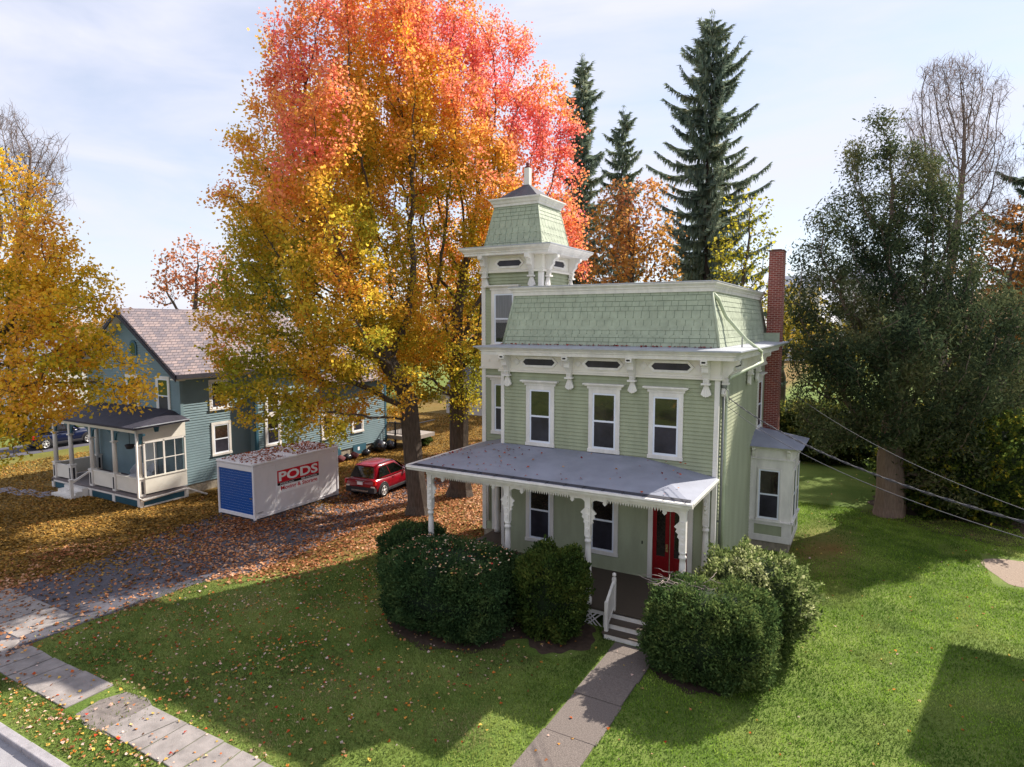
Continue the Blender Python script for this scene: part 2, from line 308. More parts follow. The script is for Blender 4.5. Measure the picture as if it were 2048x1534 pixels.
obj('cornice_cap',MB().rings([(.735,ZC-.03),(.735,ZC+.012),(.60,ZC+.03),(-.1,ZC+.075)],-Wd,0,0,Dp),'greycap',H)
# mansard
zb,zt,ib,it=7.885,9.60,.03,.345; sh,gp=MB(),MB()
B=[(-Wd+ib,ib,zb),(-ib,ib,zb),(-ib,Dp-ib,zb),(-Wd+ib,Dp-ib,zb)]; T=[(-Wd+it,it,zt),(-it,it,zt),(-it,Dp-it,zt),(-Wd+it,Dp-it,zt)]
for i in range(4): shingles(sh,gp,B[i],B[(i+1)%4],T[i],T[(i+1)%4],ROWS_BIG)
mr=obj('mansard_roof',gp,'shingle_gap',H); obj('shingles',sh,'shingle',mr)
for i in (0,1,2): obj('hip_board',MB().tube([Vector(B[i])+Vector((0,0,.02)),Vector(T[i])],.045,6),'shingle',mr)
obj('roof_cornice',MB().rings([(-it+.01,9.56),(-it+.06,9.56),(-it+.07,9.68),(-it+.1,9.69),(-it+.1,9.73),(-it+.16,9.79),(-.16,9.80),(-.16,9.86)],-Wd,0,0,Dp),'white',H)
obj('flat_roof',MB().rings([(-.145,9.845),(-.145,9.872),(-.3,9.885)],-Wd,0,0,Dp,cap=True),'greycap',H)
# upstairs windows
for x0 in (-6.42,-4.10,-2.08): window(H,(x0,0,4.44),FX,FN,1.07,2.06)
window(H,(0,7.0,4.42),SX,SN,1.08,2.06)
# ground floor front
window(H,(-6.42,0,1.05),FX,FN,1.07,2.3,hood=False); window(H,(-4.10,0,1.05),FX,FN,1.07,2.3,hood=False)
d=MB().fbox((-2.03,0,.56),FX,FN,0,.15,0,2.75,0,.05).fbox((-2.03,0,.56),FX,FN,1.25,1.4,0,2.75,0,.05).fbox((-2.03,0,.56),FX,FN,.15,1.25,2.55,2.75,0,.05)
dr=obj('door_surround',d,'white',H)
for k,x in enumerate((-1.88,-1.32)):
    m=MB(); o=(x,0,.58); w=.54
    m.fbox(o,FX,FN,.005,.13,0,2.5,0,.035).fbox(o,FX,FN,w-.13,w-.005,0,2.5,0,.035).fbox(o,FX,FN,.13,w-.13,0,.75,0,.033).fbox(o,FX,FN,.17,w-.17,.12,.62,.033,.045).fbox(o,FX,FN,.13,w-.13,2.3,2.5,0,.033)
    lf=obj('front_door',m,'red',H,bevel=.006)
    obj('door_glass',MB().prism([(.13,.75),(.41,.75)]+[(.27+.14*math.cos(PI*i/10),2.12+.16*math.sin(PI*i/10)) for i in range(11)],(x,0,.58),FX,(0,0,1),FN,.018,.026),'pane',lf)
    arch=[(.41,2.12)]+[(.27+.14*math.cos(PI*i/10),2.12+.16*math.sin(PI*i/10)) for i in range(1,10)]+[(.13,2.12),(.13,2.3),(.41,2.3)]
    obj('arch_panel',MB().prism(arch,(x,0,.58),FX,(0,0,1),FN,.015,.03),'red',lf)
    if k==0: obj('door_handle',MB().lathe([(.0,0),(.03,.0),(.035,.03),(.0,.06)],(x+w-.07,-.07,1.6),8).fbox((x+w-.11,0,1.5),FX,FN,0,.07,0,.24,.035,.045),'brassy',lf)
obj('doorbell',MB().box(-2.23,-.035,1.62,-2.2,-.018,1.72),'dark',H)
# ---- tower
tx0,tx1,ty0,ty1=-9.27,-6.72,1.7,4.25
m=MB().box(tx0+.03,ty0+.03,.5,tx1-.03,ty1-.03,11.1)
for o,u,n,a in (((tx0,ty0,0),FX,FN,2.55),((tx1,ty0,0),SX,SN,2.55),((tx0,ty0,0),SX,(-1,0,0),2.55)): m.clap(o,u,n,.1,a-.1,.54,10.55)
tw=obj('tower',m,'sage',H)
for x0,y0 in ((tx0-.03,ty0-.03),(tx1-.14,ty0-.03),(tx1-.14,ty1-.14),(tx0-.03,ty1-.14)): obj('corner_board',MB().box(x0,y0,.5,x0+.17,y0+.17,10.56),'white',tw,bevel=.006)
m=MB().box(tx0-.05,ty0-.05,10.53,tx1+.05,ty1+.05,11.12).rings([(.05,10.5),(.1,10.5),(.11,10.56),(.07,10.6),(.05,10.62)],tx0,ty0,tx1,ty1)
obj('tower_frieze',m,'cream',tw)
m=MB().box(tx0-.05,ty0-.05,6.92,-Wd-.03,ty0,7.52)
m.fbox((tx0-.1,ty0-.05,6.88),FX,FN,0,1.85,0,.07,0,.05)
for x in (-8.95,-8.55,-8.15): m.prism([(.05*math.cos(2*PI*i/8),.05*math.sin(2*PI*i/8)) for i in range(8)],(x,ty0-.05,7.22),FX,(0,0,1),FN,0,.03)
obj('rosette_band',m,'cream',tw)
hexwin(H,(-8.68,ty0-.05,10.84),FX,FN,1.26,.36); hexwin(H,(tx1+.05,ty0+.62,10.84),SX,SN,1.26,.36)
for x in (tx0+.2,tx1-.37): bracket(H,(x,ty0-.05,11.12),FX,FN,.95,1.15,.48)
for y in (ty0+.3,ty1-.25): bracket(H,(tx1+.05,y,11.12),SX,SN,.95,1.15,.48)
obj('tower_cornice',MB().rings([(0,11.12),(.5,11.12),(.5,11.2),(.54,11.22),(.54,11.25),(.6,11.3),(.66,11.35),(.67,11.42)],tx0,ty0,tx1,ty1),'white',tw)
obj('tower_cornice_cap',MB().rings([(.68,11.40),(.68,11.435),(.3,11.47),(-.1,11.49)],tx0,ty0,tx1,ty1),'greycap',tw)
sh,gp=MB(),MB(); ib,it,zb,zt=.05,.36,11.48,13.03
B=[(tx0+ib,ty0+ib,zb),(tx1-ib,ty0+ib,zb),(tx1-ib,ty1-ib,zb),(tx0+ib,ty1-ib,zb)]; T=[(tx0+it,ty0+it,zt),(tx1-it,ty0+it,zt),(tx1-it,ty1-it,zt),(tx0+it,ty1-it,zt)]
for i in range(4): shingles(sh,gp,B[i],B[(i+1)%4],T[i],T[(i+1)%4],ROWS)
tr_=obj('tower_roof',gp,'shingle_gap',H); obj('shingles',sh,'shingle',tr_)
for i in range(4): obj('hip_board',MB().tube([B[i],T[i]],.03,6),'shingle',tr_)
obj('tower_crown_moulding',MB().rings([(-it,13.0),(-it+.06,13.0),(-it+.06,13.09),(-it+.1,13.11),(-it+.13,13.19),(-it+.2,13.25),(-it+.2,13.29)],tx0,ty0,tx1,ty1,cap=True),'white',tr_)
cx_,cy_=(tx0+tx1)/2,(ty0+ty1)/2; q=.9
obj('tower_cap',MB().add([(cx_-q,cy_-q,13.295),(cx_+q,cy_-q,13.295),(cx_+q,cy_+q,13.295),(cx_-q,cy_+q,13.295),(cx_,cy_,14.0)],[(0,1,4),(1,2,4),(2,3,4),(3,0,4)]),'darkslate',tr_)
fp=obj('finial',MB().box(cx_-.11,cy_-.11,13.78,cx_+.11,cy_+.11,14.55),'white',H,bevel=.01)
obj('finial_tip',MB().lathe([(.1,14.55),(.12,14.6),(.06,14.64),(.09,14.7),(.05,14.76),(.0,14.78)],(cx_,cy_,0),10),mat('finial_red',lin(120,50,46),.6),fp)
# tower windows (clear glass with curtains)
f=window(H,(-8.86,ty0,7.74),FX,FN,1.1,2.12,glassy='glass')
cur=MB()
for k in range(14):
    a=.2+.05*k; cur.fbox((-8.86,ty0,7.74),FX,FN,a,a+.05,.9,1.95,.0225+.001*(k%2),.0245+.001*(k%2))
obj('curtain',cur,'curtain',f)
window(H,(-8.86,ty0,4.38),FX,FN,1.1,2.06)
d=MB().fbox((-8.85,ty0,.56),FX,FN,0,.14,0,2.4,0,.05).fbox((-8.85,ty0,.56),FX,FN,1.0,1.14,0,2.4,0,.05).fbox((-8.85,ty0,.56),FX,FN,.14,1.0,2.25,2.4,0,.05)
sd=obj('side_door',d.fbox((-8.85,ty0,.56),FX,FN,.14,1.0,0,2.25,0,.03),'white',H,bevel=.006)
obj('door_glass',MB().fbox((-8.85,ty0,.56),FX,FN,.28,.86,.72,2.1,.03,.036),'pane',sd)
obj('downspout',MB().tube([(-9.0,ty0-.1,3.9),(-9.0,ty0-.1,.9)],.05,8),'white',H)
# ---- porch
zr,ze=4.40,4.02; A=(-9.05,-3.12,ze);Bq=(.06,-3.12,ze);Hr=(-2.2,.0,zr);Hl=(-Wd-.0,.0,zr)
v=[A,Bq,(.06,-.0,ze),Hr,Hl,(-Wd-.03,ty0,zr),(-9.15,ty0,ze)]
m=MB().add(v+[(x,y,z-.1) for x,y,z in v],[(0,1,3,4),(1,2,3),(0,4,5,6),(7,10,8),(7,8,9,10),(7,13,12,11),(0,7,8,1),(1,8,9,2),(0,6,13,7)])
pr=obj('porch_roof',m,'roofmetal',H)
obj('roof_edge_strip',MB().quad((-9.0,-3.1,ze+.012),(.04,-3.1,ze+.012),(.02,-2.93,ze+.036),(-8.95,-2.93,ze+.036)),'gutter',pr)
for i in range(16): x=-8.7+i*.575; obj('gutter_strap',MB().box(x,-3.17,ze+.02,x+.02,-2.96,ze+.045),'gutter',pr)
gut=[(0,.0),(.13,.0),(.14,-.04),(.1,-.08),(.08,-.13),(0,-.14)]
obj('gutter',MB().prism(gut,(0,-3.12,ze-.005),(0,-1,0),(0,0,1),(1,0,0),-9.12,.12),'white',pr)
obj('gutter',MB().prism([(a*.5,b) for a,b in gut],(.06,0,ze-.005),(1,0,0),(0,0,1),(0,1,0),-3.11,-.1),'white',pr); obj('gutter',MB().prism(gut,(-9.1,0,ze-.005),(-1,0,0),(0,0,1),(0,1,0),-3.1,1.68),'white',pr)
YP=-2.75; PX=(-8.5,-5.58,-2.92,-.22)
obj('porch_ceiling',MB().box(-8.9,-3.0,ze-.12,.0,-.03,ze-.085).box(-8.9,-.03,ze-.12,-Wd-.05,1.6,ze-.085),'cream',H)
obj('porch_beam',MB().box(-8.62,YP-.09,3.7,-.1,YP+.09,ze-.12).box(-.31,YP+.09,3.7,-.13,-.03,ze-.12).box(-8.6,YP+.09,3.7,-8.42,1.6,ze-.12),'white',H,bevel=.01)
for a,b in zip(PX[:-1],PX[1:]):
    fg=MB()
    n_=int((b-a-1.1)/.075); x=a+.55
    for i in range(n_): fg.prism([(0,0),(.075,0),(.0375,-.11)],(x+i*.075,YP-.02,3.7),FX,(0,0,1),FN,-.02,.02)
    for xx in (a+.5,b-.5): fg.prism([(-.09,0),(.09,0),(.09,-.05),(.05,-.09),(.06,-.14),(0,-.2),(-.06,-.14),(-.05,-.09),(-.09,-.05)],(xx,YP-.02,3.7),FX,(0,0,1),FN,-.02,.02)
    obj('sawtooth_trim',fg,'white',H)
def post(x,y,arms):
    m=MB().lathe([(.13,.56),(.13,.72),(.1,.78),(.115,.84),(.1,.9),(.105,1.4),(.085,2.25),(.075,2.38),(.105,2.4),(.105,2.45),(.08,2.48),(.08,2.52),(.1,2.54),(.1,2.58)],(x,y,0),12).box(x-.085,y-.085,2.58,x+.085,y+.085,3.95)
    for z in (2.75,2.95,3.15,3.35): m.prism([(-.05,-.05),(.05,-.05),(.05,.05),(-.05,.05)],(x,y-.085,z),FX,(0,0,1),FN,0,.035)
    p=obj('porch_post',m,'white',H)
    for u in arms:                                  # pierced spandrel bracket
        o=[(.08,0),(.5,0),(.5,-.06),(.43,-.09)]+[(.43-.17+.17*math.cos(t),-.24+.17*math.sin(t)) for t in np.linspace(PI*.42,PI*1.25,9)]+[(.2,-.42),(.24,-.47),(.17,-.52),(.2,-.6),(.13,-.66),(.15,-.74),(.08,-.82)]
        obj('spandrel_bracket',MB().prism(o,(x,y,3.7),u,(0,0,1),Vector(u).cross(Vector((0,0,1))),-.025,.025),'white',p)
    return p
post(PX[0],YP,[(1,0,0),(0,1,0)]);post(PX[1],YP,[(1,0,0),(-1,0,0)]);post(PX[2],YP,[(1,0,0),(-1,0,0)]);post(PX[3],YP,[(-1,0,0),(0,1,0)]);post(-.22,-.14,[(0,-1,0)]);post(-8.5,1.5,[(0,-1,0)])
obj('porch_floor',MB().box(-8.75,-2.87,.48,-.02,-.03,.545).box(-8.75,-.03,.48,-Wd-.06,1.66,.543),'deck',H)
m=MB().box(-8.7,-2.84,.36,-2.25,-2.78,.478).box(-.45,-2.84,.36,-.05,-2.78,.478).box(-8.7,-2.84,-.02,-8.55,-2.78,.36).box(-2.4,-2.84,-.02,-2.25,-2.78,.36).box(-.1,-2.78,-.02,-.05,-.05,.478).box(-8.7,-2.78,-.02,-8.65,1.6,.478)
obj('porch_skirt',m,'white',H)
lt=MB()
for i in range(-2,46):
    x=-8.6+i*.14
    for s in (1,-1):
        a=x if s>0 else x; pts=[]
        x0,x1=(x,x+.4) if s>0 else (x+.4,x)
        if min(x0,x1)<-8.6 or max(x0,x1)>-2.35: continue
        dx=.03; y=-2.82+.008*s
        lt.add([(x0-dx,y,0),(x0+dx,y,0),(x1+dx,y,.37),(x1-dx,y,.37)],[(0,1,2,3)])
obj('lattice',lt,'white',H)
st=MB(); tr2=MB(); SX0,SX1=-2.18,-.55
for i in range(3):
    y=-3.43+.28*i; z=.18*(i+1)
    st.box(SX0,y,-.02 if i==0 else .18*i-.02,SX1,y+.03,z-.035)
    if i<2: tr2.box(SX0-.02,y-.03,z-.035,SX1+.02,y+.29,z)
st.box(SX0,-3.43,-.02,SX0+.04,-2.87,.14).box(SX0,-3.13,.14,SX0+.04,-2.87,.32).box(SX1-.04,-3.43,-.02,SX1,-2.87,.14).box(SX1-.04,-3.13,.14,SX1,-2.87,.32)
sp=obj('porch_steps',st,'white',H); obj('tread',tr2,'deck',sp)
for x in (SX0+.07,SX1-.07):
    m=MB().box(x-.05,-3.38,.18,x+.05,-3.28,1.02).box(x-.05,-2.83,.546,x+.05,-2.73,1.5).lathe([(.0,1.5),(.03,1.5),(.03,1.53),(.06,1.57),(.055,1.62),(.0,1.65)],(x,-2.78,0),10)
    r=obj('handrail',m,'white',H,bevel=.006)
    obj('rail',MB().prism([(0,0),(.57,.44),(.57,.52),(0,.08)],(x,-3.33,.95),(0,1,0),(0,0,1),(1,0,0),-.035,.035).prism([(0,0),(.5,.36),(.5,.42),(0,.06)],(x,-3.28,.28),(0,1,0),(0,0,1),(1,0,0),-.025,.025),'white',r)
    for k in range(5):
        y=-3.22+.085*k; obj('baluster',MB().box(x-.012,y-.012,.33+.62*(k*.085+.06)*1.1,x+.012,y+.012,1.0+.77*(k*.085+.11)),'white',r)
# ---- bay window on the right-hand wall
bx,b0,b1=1.48,6.1,8.36
bw=obj('bay_window',MB().box(-.02,b0,.36,bx,b1,3.98).fbox((0,b0,.36),FX,FN,0,1.48,.0,.25,0,.04).fbox((0,b0,.36),FX,FN,0,.2,.25,.64,0,.03).fbox((0,b0,.36),FX,FN,1.18,1.48,.25,.64,0,.03).fbox((0,b0,1.0),FX,FN,-.0,1.5,0,.14,0,.045).fbox((0,b0,1.12),FX,FN,-.02,1.56,0,.06,0,.09).box(bx,b0-.09,1.12,bx+.09,b1+.09,1.18).box(bx,b0,.36,bx+.04,b1,.61).box(bx,b0,1.0,bx+.045,b1,1.14).box(bx,b0,.61,bx+.03,b0+.2,1.0).box(bx,b1-.2,.61,bx+.03,b1,1.0).box(bx,b0+.95,.61,bx+.03,b0+1.25,1.0).fbox((0,b0,3.5),FX,FN,0,1.5,0,.05,0,.05).box(bx,b0-.05,3.5,bx+.05,b1,3.55),'white',H,bevel=.008)
obj('green_panel',MB().fbox((.2,b0,.61),FX,FN,0,.98,0,.39,0,.012).box(bx,b0+.2,.61,bx+.012,b0+.95,1.0).box(bx,b0+1.25,.61,bx+.012,b1-.2,1.0),'sage',bw)
obj('bay_foundation',MB().box(0,b0+.05,-.1,bx-.05,b1-.05,.358),'stone',bw)
v=[(-.0,b0-.32,4.02),(bx+.33,b0-.32,4.02),(bx+.33,b1+.32,4.02),(0,b1+.32,4.02),(0,b0+.7,4.5),(0,b1-.7,4.5)]
obj('bay_roof',MB().add(v,[(0,1,4),(1,2,5,4),(2,3,5)]),'roofmetal',bw)
obj('bay_eaves',MB().rings([(-.05,3.94),(.2,3.94),(.24,3.97),(.3,4.0),(.32,4.015)],-.02,b0,bx,b1),'white',bw)
m=MB()
for o,u,n in [((x,b0,3.95),FX,FN) for x in (.12,1.34)]+[((bx,y,3.95),SX,SN) for y in (b0+.15,b0+1.1,b1-.15)]:
    m.prism([(0,0),(.2,0),(.2,-.08),(.12,-.14),(.1,-.24),(.06,-.34),(0,-.36)],o,n,(0,0,1),u,-.06,.06)
obj('eaves_bracket',m,'white',bw,bevel=.005)
window(H,(.27,b0,1.19),FX,FN,.84,1.98,tr=.05,hood=False,head=.05,sill=.05)
for y in (b0+.22,b0+1.25): window(H,(bx,y,1.19),SX,SN,.8,1.98,tr=.05,hood=False,head=.05,sill=.05)
# ---- chimney, downpipes, service mast
ch=obj('chimney',MB().box(.02,8.72,-.1,.56,9.46,11.5),'brick',H)
obj('chimney_cap',MB().box(.0,8.70,11.5,.58,9.48,11.56).box(.12,8.85,11.56,.46,9.35,11.6),mat('chimney_soot',lin(92,60,54),.9,.3),ch)
obj('chimney_flashing',MB().box(-.3,8.66,7.86,.53,9.5,8.22),'shingle',ch)
obj('roof_downpipe',MB().tube([(-.33,.36,9.52),(-.22,.62,9.35),(-.08,1.15,8.82),(.42,1.8,8.1),(.82,2.3,7.72),(.84,2.32,7.4),(.72,2.0,7.3),(.2,.75,6.98),(.12,.55,6.8),(.12,.52,.7)],.055,8),mat('sage_pipe',lin(190,198,170),.5),H)
obj('pipe_stay',MB().tube([(.35,1.55,7.85),(.35,1.55,8.2)],.02,6),'galv',H)
obj('service_mast',MB().tube([(.1,.28,.8),(.1,.28,6.7)],.04,8).lathe([(.05,6.66),(.09,6.7),(.1,6.78),(.06,6.86),(.0,6.88)],(.1,.28,0),10).tube([(.1,.28,6.72),(.25,.22,6.62),(.28,.2,6.3),(.2,.18,6.25),(.15,.18,6.6)],.014,5).box(.0,.24,4.6,.06,.32,4.64).box(.0,.24,2.6,.06,.32,2.64),'galv',H)
# ------------------------------------------------------------------ storage container
X0,X1,Y0,Y1=-21.7,-19.24,-1.17,3.87
c=thing('storage_container','white moving and storage container with a blue roll-up door and red sign','container',((X0+X1)/2,1.35,0))
m=MB().box(X0+.05,Y0+.05,.1,X1-.03,Y1-.03,2.42)
for x in (X0,X1-.1): m.box(x,Y0,.03,x+.1,Y0+.1,2.4)
m.box(X0,Y1-.1,.03,X0+.1,Y1,2.4).box(X1-.1,Y1-.1,.03,X1,Y1,2.4).box(X0+.1,Y0+.005,2.17,X1-.1,Y0+.1,2.4).box(X0+.1,Y0+.005,.08,X1-.1,Y0+.1,.24)
m.box(X1-.06,Y0+.1,.06,X1-.005,Y1-.1,.2).box(X1-.06,Y0+.1,2.28,X1-.01,Y1-.1,2.41)
for y in (1.35-1.26,2.62): m.box(X1-.05,y-.03,.2,X1-.018,y+.03,2.28)
obj('container_body',m,'contwhite',c,bevel=.012)
obj('container_roof',MB().box(X0-.03,Y0-.03,2.405,X1+.03,Y1+.03,2.53),'contwhite',c,bevel=.05)
m=MB()
for i in range(16): z=.245+i*.12; m.prism([(0,0),(.006,.02),(.006,.1),(0,.118)],(0,Y0+.05,z),(0,-1,0),(0,0,1),(1,0,0),X0+.11,X1-.11)
rd=obj('roll_door',m,'contblue',c); obj('door_latch',MB().box(X1-.28,Y0-.015,.95,X1-.16,Y0+.02,1.02),'chrome',rd)
xs=X1-.028
def textmesh(body,y0,y1,z0,z1,x,off=0.0):
    cu=bpy.data.curves.new('lettering','FONT'); cu.body=body; cu.offset=off; cu.resolution_u=3; o=bpy.data.objects.new('lettering',cu); COL.objects.link(o)
    dg=bpy.context.evaluated_depsgraph_get(); me=bpy.data.meshes.new_from_object(o.evaluated_get(dg)); bpy.data.objects.remove(o)
    v=np.zeros(len(me.vertices)*3); me.vertices.foreach_get('co',v); v=v.reshape(-1,3); mn,mxx=v.min(0),v.max(0)
    w=np.zeros_like(v); w[:,0]=x; w[:,1]=y0+(v[:,0]-mn[0])/(mxx[0]-mn[0])*(y1-y0); w[:,2]=z0+(v[:,1]-mn[1])/(mxx[1]-mn[1])*(z1-z0)
    me.vertices.foreach_set('co',w.reshape(-1)); me.update(); return me
sg=obj('advert_panel',MB().box(xs-.02,.12,.93,xs+.002,2.6,1.97),'signwhite',c)
obj('red_band',MB().box(xs-.01,.12,1.41,xs+.005,2.6,1.97),'signred',sg); obj('black_band',MB().box(xs-.01,.12,1.285,xs+.005,2.6,1.405),'signblack',sg)
link('lettering',textmesh('PODS',.2,2.52,1.47,1.91,xs+.009,.03),'signwhite',sg)
link('lettering',textmesh('PODS.com',.28,1.05,1.305,1.385,xs+.009,.015),'signwhite',sg)
link('lettering',textmesh('888-776-PODS',1.5,2.45,1.305,1.385,xs+.009,.015),'signwhite',sg)
link('lettering',textmesh('Moving & Storage',.3,2.48,1.0,1.24,xs+.006,.02),'signred',sg)
link('lettering',textmesh('11440B19',.1-1.15,.45-1.15,.28,.34,xs+.009,.01),'signblack',c)
# ------------------------------------------------------------------ cars (built along +y, tail at y=0)
def car(name,label,paint,loc,rz,Lc,Wc,Hc,spare=False):
    t=thing(name,label,'car',loc,rz); w=Wc/2; bel=.6*Hc
    def loft(st,k):
        m=MB();V=[];n=len(st[0])
        for s in st: V+=s
        Fc=[(i*n+j,i*n+(j+1)%n,(i+1)*n+(j+1)%n,(i+1)*n+j) for i in range(len(st)-1) for j in range(n)]
        return m.add(V,Fc+[tuple(range(n)),tuple(range(len(V)-n,len(V)))],True)
    def sec(y,ww,zb,zt): return [(a*ww,y,zb+(zt-zb)*b) for a,b in ((-.86,0),(-.97,.1),(-1,.45),(-.985,.72),(-.93,.92),(-.8,1),(-.4,1.02),(.4,1.02),(.8,1),(.93,.92),(.985,.72),(1,.45),(.97,.1),(.86,0))]
    St=[(0,.88,.5,.95),(.06,.95,.42,.99),(.25,.985,.33,1.0),(.6,1,.27,1.0),(Lc*.35,1,.26,.99),(Lc*.6,1,.26,.985),(Lc*.76,.99,.27,1.0),(Lc*.9,.95,.3,.93),(Lc*.97,.9,.36,.85),(Lc,.78,.45,.72)]
    obj('car_body',loft([sec(y,w*a,zb*Hc/1.66,bel*zt) for y,a,zb,zt in St],1),paint,t,True)
    def ring(z,x,y0,y1,n=28,e=4.5):
        o=[]
        for i in range(n):
            a=2*PI*i/n; ca,sa=math.cos(a),math.sin(a); o.append((x*math.copysign(abs(ca)**(2/e),ca),(y0+y1)/2+(y1-y0)/2*math.copysign(abs(sa)**(2/e),sa),z))
        return o
    zz=[(bel-.05,w*.955,.1,Lc*.73),(bel+.02,w*.93,.13,Lc*.71),(bel+(Hc-bel)*.55,w*.82,.3,Lc*.6),(Hc-.1,w*.74,.42,Lc*.535),(Hc-.03,w*.66,.52,Lc*.5),(Hc,w*.45,.75,Lc*.42)]
    obj('cabin',loft([ring(*q) for q in zz],1),paint,t,True)
    def P(fz,side,fy,out=.012):          # point on the glasshouse
        z=zz[1][0]+(zz[3][0]-zz[1][0])*fz; g=lambda i:np.interp(z,[q[0] for q in zz],[q[i] for q in zz]); x,y0,y1=g(1),g(2),g(3)
        if side: return (side*(x+out),y0+(y1-y0)*fy,z)
        return None
    for s in (1,-1):
        for a0,a1,b0,b1 in ((.10,.44,.16,.44),(.46,.90,.46,.78)):
            obj('side_window',MB().quad(P(.06,s,a0),P(.06,s,a1),P(.93,s,b1),P(.93,s,b0)),'carglass',t,True)
    g=lambda z,i:float(np.interp(z,[q[0] for q in zz],[q[i] for q in zz])); za,zb_=bel+.05,Hc-.13
    obj('rear_window',MB().quad((-g(za,1)*.84,g(za,2)-.012,za),(g(za,1)*.84,g(za,2)-.012,za),(g(zb_,1)*.84,g(zb_,2)-.012,zb_),(-g(zb_,1)*.84,g(zb_,2)-.012,zb_)),'carglass',t,True)
    obj('windscreen',MB().quad((-g(za,1)*.84,g(za,3)+.012,za),(g(za,1)*.84,g(za,3)+.012,za),(g(zb_,1)*.84,g(zb_,3)+.012,zb_),(-g(zb_,1)*.84,g(zb_,3)+.012,zb_)),'carglass',t,True)
    wr=.21*Hc; yw=(Lc*.175,Lc*.175+Lc*.6)
    m=MB().box(-w*.95,-.03,.2*Hc,w*.95,.2,.37*Hc)
    for s in (1,-1): m.box(s*w*1.005-.02,yw[0]+wr,.16*Hc,s*w*1.005+.02,yw[1]-wr,.25*Hc)
    for s in (1,-1):
        for y in yw: m.prism([(wr*1.28*math.cos(a),wr*1.28*math.sin(a)) for a in np.linspace(-.25,PI+.25,17)],(0,y,wr),(0,1,0),(0,0,1),(1,0,0),s*w*.8,s*w*1.012)
    obj('lower_cladding',m,'cladding',t,True,bevel=.02)
    obj('skid_plate',MB().box(-w*.55,-.05,.24*Hc,w*.55,-.02,.285*Hc),'chrome',t,True)
    for s in (1,-1):
        for y in yw:
            o=(s*w*.9,y,wr); wh=obj('wheel',MB().lathe([(wr*.6,-.1),(wr*.94,-.11),(wr,-.07),(wr,.07),(wr*.94,.11),(wr*.66,.115),(wr*.6,.08)],o,24,'x'),'dark',t,True)
            sp=MB().lathe([(wr*.64,.06*s),(wr*.66,.116*s),(wr*.6,.118*s),(wr*.56,.07*s)],o,20,'x').lathe([(.06,.06*s),(.06,.12*s),(.0,.125*s)],o,8,'x')
            for k in range(5):
                a=2*PI*k/5+.3; ca,sa=math.cos(a),math.sin(a); q=[(.03,-.05),(wr*.6,-.035),(wr*.6,.035),(.03,.05)]
                sp.prism([(p*ca-r_*sa,p*sa+r_*ca) for p,r_ in q],o,(0,1,0),(0,0,1),(1,0,0),.075*s,.112*s)
            obj('rim',sp,'alloy',wh,True)
        obj('tail_lamp',MB().box(s*w*.94-.1,.0,bel*.72,s*w*.94+.045,.2,bel*.95),'lampred',t,True,bevel=.025)
        obj('reversing_lamp',MB().box(s*w*.82-.1,-.012,bel*.6,s*w*.82+.1,.1,bel*.685),'lampclear',t,True,bevel=.02)
        obj('roof_rail',MB().tube([(s*w*.68,.6,Hc-.06),(s*w*.68,.75,Hc+.02),(s*w*.66,Lc*.42,Hc+.02),(s*w*.65,Lc*.47,Hc-.05)],.018,6),'cladding',t,True)
        obj('wing_mirror',MB().box(s*(w+.1)-.09,Lc*.62,bel+.0,s*(w+.1)+.09,Lc*.62+.1,bel+.15),paint,t,True,bevel=.03)
        obj('door_handle',MB().box(s*w*.985-.02,Lc*.36,bel*.86,s*w*.985+.02,Lc*.4,bel*.89),paint,t,True)
        obj('headlight',MB().box(s*w*.72-.15,Lc-.22,bel*.66,s*w*.72+.15,Lc-.06,bel*.8),'lampclear',t,True,bevel=.03)
    obj('number_plate',MB().box(-.16,-.02,bel*.72,.16,.01,bel*.72+.15),'signwhite',t,True)
    obj('tailgate_trim',MB().box(-.25,-.02,bel*.72+.17,.25,.01,bel*.72+.2),'chrome',t,True)
    obj('rear_spoiler',MB().box(-w*.6,.33,Hc-.09,w*.6,.55,Hc-.04),paint,t,True,bevel=.02)
    if spare: obj('spare_wheel_cover',MB().lathe([(.0,0),(.3,0),(.36,.05),(.36,.2),(.3,.24),(0,.24)],(0,0,0),20,'x'),'dark',t,True).matrix_local=Matrix.Translation((0,-.24,bel*.78))@Matrix.Rotation(PI/2,4,'Z')
    return t
car('parked_car','red compact sport utility car parked under the maples beside the white container','carred',(-17.8,3.85,0),R(6),4.25,1.78,1.66)
car('parked_car','dark blue sport utility car on the far drive beyond the teal house porch','carblue',(-46.1,1.7,0),R(1.5),4.6,1.86,1.75,True)
# ------------------------------------------------------------------ teal neighbour house
T=thing('clapboard_house','teal clapboard gable house with slate roof and white front porch','house',(-30,5,0))
tx,ty=-25.95,0.0; txl=-34.4; ze_,zr_=6.05,9.2; xr=(tx+txl)/2
obj('foundation',MB().box(txl,.02,-.1,tx-.02,10,.5).box(txl,10,-.1,-25.5,14.6,.6).box(-25.9,4.0,-.1,-25.5,10,.6),'stone',T)
m=MB().box(txl+.03,ty+.03,.45,tx-.03,9.9,ze_)
lim=lambda z:(0,8.45) if z<ze_ else ((z-ze_)/(zr_-ze_)*4.22,8.45-(z-ze_)/(zr_-ze_)*4.22)
m.clap((txl,ty,0),FX,FN,0,8.45,.48,zr_,.13,.021,lim).clap((tx,ty,0),SX,SN,.1,4.0,.48,ze_,.13)
m.add([(txl,.02,ze_),(tx,.02,ze_),(xr,.02,zr_),(txl,9.9,ze_),(tx,9.9,ze_),(xr,9.9,zr_)],[(0,1,2),(5,4,3)])
obj('clapboard_wall',m,'teal',T)
wx=-25.45
